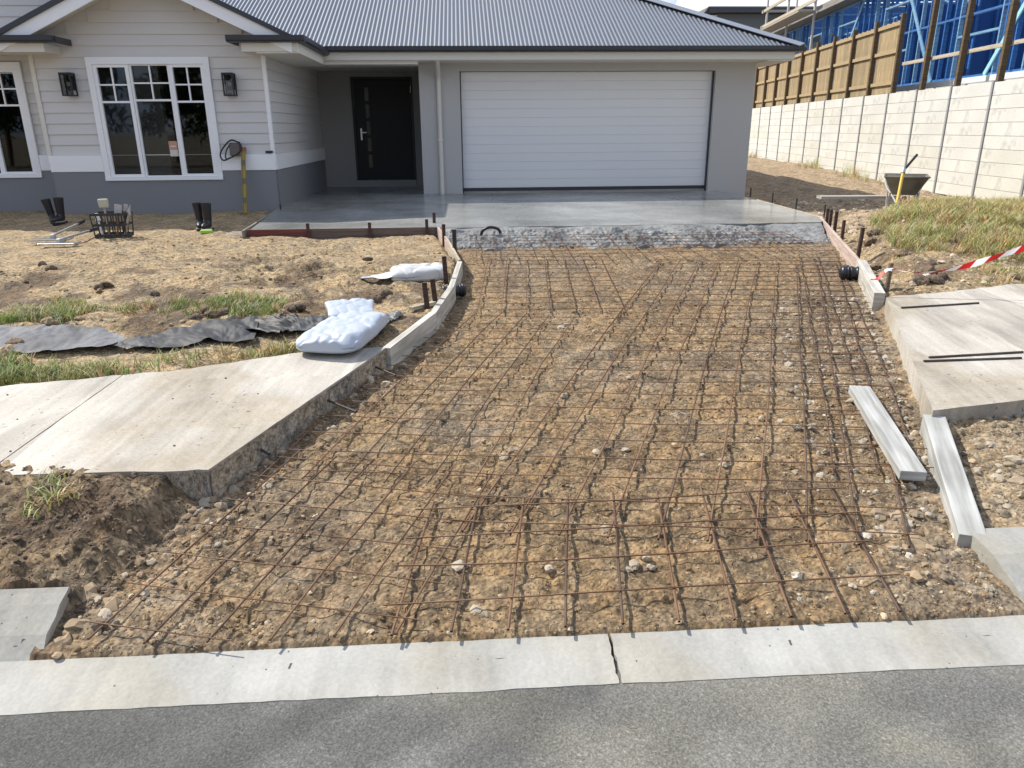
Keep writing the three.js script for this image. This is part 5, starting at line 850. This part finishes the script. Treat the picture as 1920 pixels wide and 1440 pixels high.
// grass: tufts of bent blades
{
  const rn = rng(9);
  const tuft = (n, h, spread) => {
    const P = [], I = [];
    for (let b = 0; b < n; b++) {
      const a = rn() * 6.283, r = spread * Math.sqrt(rn()), x = Math.cos(a) * r, z = Math.sin(a) * r, l = h * (0.5 + 0.7 * rn()), dir = rn() * 6.283, ben = l * (0.25 + 0.75 * rn()), w = 0.0022 + 0.0016 * rn(), wx = -Math.sin(dir) * w, wz = Math.cos(dir) * w, o = P.length / 3;
      for (let k = 0; k < 3; k++) { const t = k / 3, e = ben * t * t; P.push(x + Math.cos(dir) * e - wx * (1 - t * 0.5), l * t * (1 - 0.25 * t), z + Math.sin(dir) * e - wz * (1 - t * 0.5), x + Math.cos(dir) * e + wx * (1 - t * 0.5), l * t * (1 - 0.25 * t), z + Math.sin(dir) * e + wz * (1 - t * 0.5)); }
      P.push(x + Math.cos(dir) * ben, l * 0.75, z + Math.sin(dir) * ben);
      I.push(o, o + 1, o + 2, o + 1, o + 3, o + 2, o + 2, o + 3, o + 4, o + 3, o + 5, o + 4, o + 4, o + 5, o + 6);
    }
    const g = new THREE.BufferGeometry(); g.setAttribute('position', new THREE.Float32BufferAttribute(P, 3)); g.setIndex(I); g.computeVertexNormals(); g.setAttribute('uv', new THREE.Float32BufferAttribute(new Float32Array(P.length / 3 * 2), 2)); return g;
  };
  const gm = phy([1, 1, 1], 0.75, { side: THREE.DoubleSide, transmission: 0.25, thickness: 0 });
  const inside = (p, poly) => { let c = false; for (let i = 0, j = poly.length - 1; i < poly.length; j = i++) { const [a, b] = poly[i], [e, f] = poly[j]; if ((b > p[1]) !== (f > p[1]) && p[0] < (e - a) * (p[1] - b) / (f - b) + a) c = !c; } return c; };
  const patch = (label, poly, dens, h, pal, keep) => {
    const xs = poly.map((p) => p[0]), zs = poly.map((p) => p[1]), x0 = Math.min(...xs), x1 = Math.max(...xs), z0 = Math.min(...zs), z1 = Math.max(...zs), pts = [];
    const N = Math.round((x1 - x0) * (z1 - z0) * dens);
    for (let k = 0; k < N; k++) { const p = [mix(x0, x1, rn()), mix(z0, z1, rn())]; if (inside(p, poly) && rn() < keep(p[0], p[1])) pts.push(p); }
    const grp = new THREE.Group(); grp.name = numbered('grass'); grp.userData = { kind: 'stuff', label, category: 'grass' }; scene.add(grp);
    const dm = new THREE.Object3D();
    for (let v = 0; v < 4; v++) {
      const q = pts.filter((_, i) => i % 4 === v); if (!q.length) continue;
      const im = new THREE.InstancedMesh(tuft(9, h, 0.045), gm, q.length); im.name = 'grass_tufts'; im.castShadow = im.receiveShadow = true; im.userData.kind = 'stuff';
      q.forEach((p, k) => { const s = 0.55 + 0.9 * fbm(p[0] * 2.5, p[1] * 2.5, 2, 700) * (0.6 + rn() * 0.8); dm.position.set(p[0], H(p[0], p[1]) - 0.004, p[1]); dm.rotation.y = rn() * 6.28; dm.scale.setScalar(s); dm.updateMatrix(); im.setMatrixAt(k, dm.matrix); const t = clamp(fbm(p[0] * 1.6 + 3, p[1] * 1.6, 3, 701) * 1.5 - 0.25 + (rn() - 0.5) * 0.5), a = pal[0], b = pal[1], c = rn() < 0.25 ? pal[2] : a.map((u, i) => mix(u, b[i], t)); im.setColorAt(k, lin(...c.map((u) => u * (0.75 + rn() * 0.5)))); });
      grp.add(im);
    }
  };
  const wp = (l) => l.map(([x, y]) => { const p = onG(x, y, 0.02); return [p.x, p.z]; });
  const green = [[0.20, 0.26, 0.06], [0.36, 0.37, 0.11], [0.58, 0.50, 0.26]], dry = [[0.30, 0.29, 0.085], [0.47, 0.40, 0.15], [0.64, 0.54, 0.29]];
  patch('strip of short green grass across the front yard', wp([[-200, 545], [0, 548], [120, 553], [215, 575], [330, 562], [430, 553], [535, 562], [515, 590], [420, 596], [330, 588], [200, 606], [60, 604], [-200, 630]]), 900, 0.085, green, (x, z) => sst(0.43, 0.60, fbm(x * 2.2, z * 2.2, 3, 710)));
  patch('strip of grass along the back of the footpath', wp([[-200, 668], [0, 668], [240, 682], [330, 656], [500, 658], [565, 652], [545, 668], [350, 692], [180, 706], [0, 723], [-200, 735]]), 1300, 0.085, green, (x, z) => 0.08 + 0.9 * sst(0.36, 0.56, fbm(x * 2.6, z * 2.6, 3, 711)));
  patch('dry yellow green grass over the bank beside the driveway', [[4.35, -7.3], [4.9, -9.0], [5.7, -9.9], [6.4, -10.6], [7.6, -11.2], [9.0, -12.0], [12, -12.5], [12, -7.2], [7, -7.0], [5.0, -6.9]], 420, 0.15, dry, (x, z) => 0.5 + 0.5 * sst(0.3, 0.5, fbm(x * 1.3, z * 1.3, 3, 712)));
  patch('thin dry grass between the bank and the footpath', [[4.0, -6.1], [4.2, -7.2], [7, -7.2], [12, -7.3], [12, -6.2], [5.6, -6.2], [4.6, -6.0]], 420, 0.07, dry, (x, z) => 0.9 * sst(0.38, 0.6, fbm(x * 1.6, z * 1.6, 3, 713)));
  patch('wispy dry weeds along the foot of the sleeper wall', [[8.6, -13], [9.1, -13.2], [11.6, -32], [11.1, -32]], 30, 0.34, dry, (x, z) => sst(0.45, 0.62, fbm(x * 0.3, z * 0.5, 2, 714)));
  patch('sparse grass on the verge below the footpath', wp([[-160, 892], [0, 893], [160, 893], [120, 940], [0, 1000], [-160, 1000]]), 700, 0.05, dry, (x, z) => sst(0.46, 0.62, fbm(x * 3, z * 3, 3, 715)));
}

// ================================================================ STREET TREES ACROSS THE ROAD (mirrored dimly in the window panes)
{
  const rn = rng(31), leaf = new THREE.BufferGeometry(); leaf.setAttribute('position', new THREE.Float32BufferAttribute([0, 0, 0, 0.16, 0.07, 0.02, 0.34, 0, 0, 0.16, -0.07, 0.03], 3)); leaf.setAttribute('uv', new THREE.Float32BufferAttribute(new Float32Array(8), 2)); leaf.setIndex([0, 1, 2, 0, 2, 3]); leaf.computeVertexNormals();
  const lm = phy([0.055, 0.085, 0.03], 0.7, { side: THREE.DoubleSide, transmission: 0.2, thickness: 0 }), bark = std([0.13, 0.10, 0.07], 0.95, { map: dirtMap });
  [[-30, 20, 7.6], [-25, 18, 7.0], [-20.5, 19, 7.8], [-16.6, 21, 7.0], [-13, 17, 7.5], [-8.6, 19, 6.6], [-4.4, 18, 7.2], [0.6, 21, 6.4], [5.5, 19, 7.4], [11, 20, 6.8]].forEach(([x, z, h], k) => {
    const t = thing('street_tree', 'leafy street tree standing across the road', 'tree', [x, -0.02, z], 0, 'street trees across the road');
    const P = [V(0, 0, 0), V(0.1, h * 0.25, 0.05), V(-0.05, h * 0.5, 0.1), V(0.05, h * 0.8, 0)];
    mesh('trunk', merge([new THREE.TubeGeometry(new THREE.CatmullRomCurve3(P), 12, 0.13, 8), ...[0, 1, 2, 3, 4].map((i) => { const a = i * 1.3 + k, b = V(0, h * (0.35 + i * 0.07), 0); return new THREE.TubeGeometry(new THREE.CatmullRomCurve3([b, b.clone().add(V(Math.cos(a) * 0.7, 0.5, Math.sin(a) * 0.7)), b.clone().add(V(Math.cos(a) * 1.5, 1.3, Math.sin(a) * 1.5))]), 8, 0.05, 6); })]), bark, t);
    const n = 2600, im = new THREE.InstancedMesh(leaf, lm, n), d = new THREE.Object3D(); im.name = 'crown'; im.userData.kind = 'stuff'; im.castShadow = im.receiveShadow = true;
    const cl = Array.from({ length: 26 }, () => { const a = rn() * 6.28, r = Math.sqrt(rn()) * 1.9; return [Math.cos(a) * r, h * (0.28 + 0.68 * rn()), Math.sin(a) * r, 0.5 + rn() * 0.5]; });
    for (let i = 0; i < n; i++) { const c = cl[i % 26], u = V(rn() - 0.5, rn() - 0.5, rn() - 0.5).normalize().multiplyScalar(c[3] * Math.cbrt(rn())); d.position.set(c[0] + u.x, c[1] + u.y, c[2] + u.z); d.rotation.set(rn() * 6, rn() * 6, rn() * 6); d.scale.setScalar(0.8 + rn() * 0.8); d.updateMatrix(); im.setMatrixAt(i, d.matrix); }
    t.add(im);
  });
}

renderer.render(scene, camera);
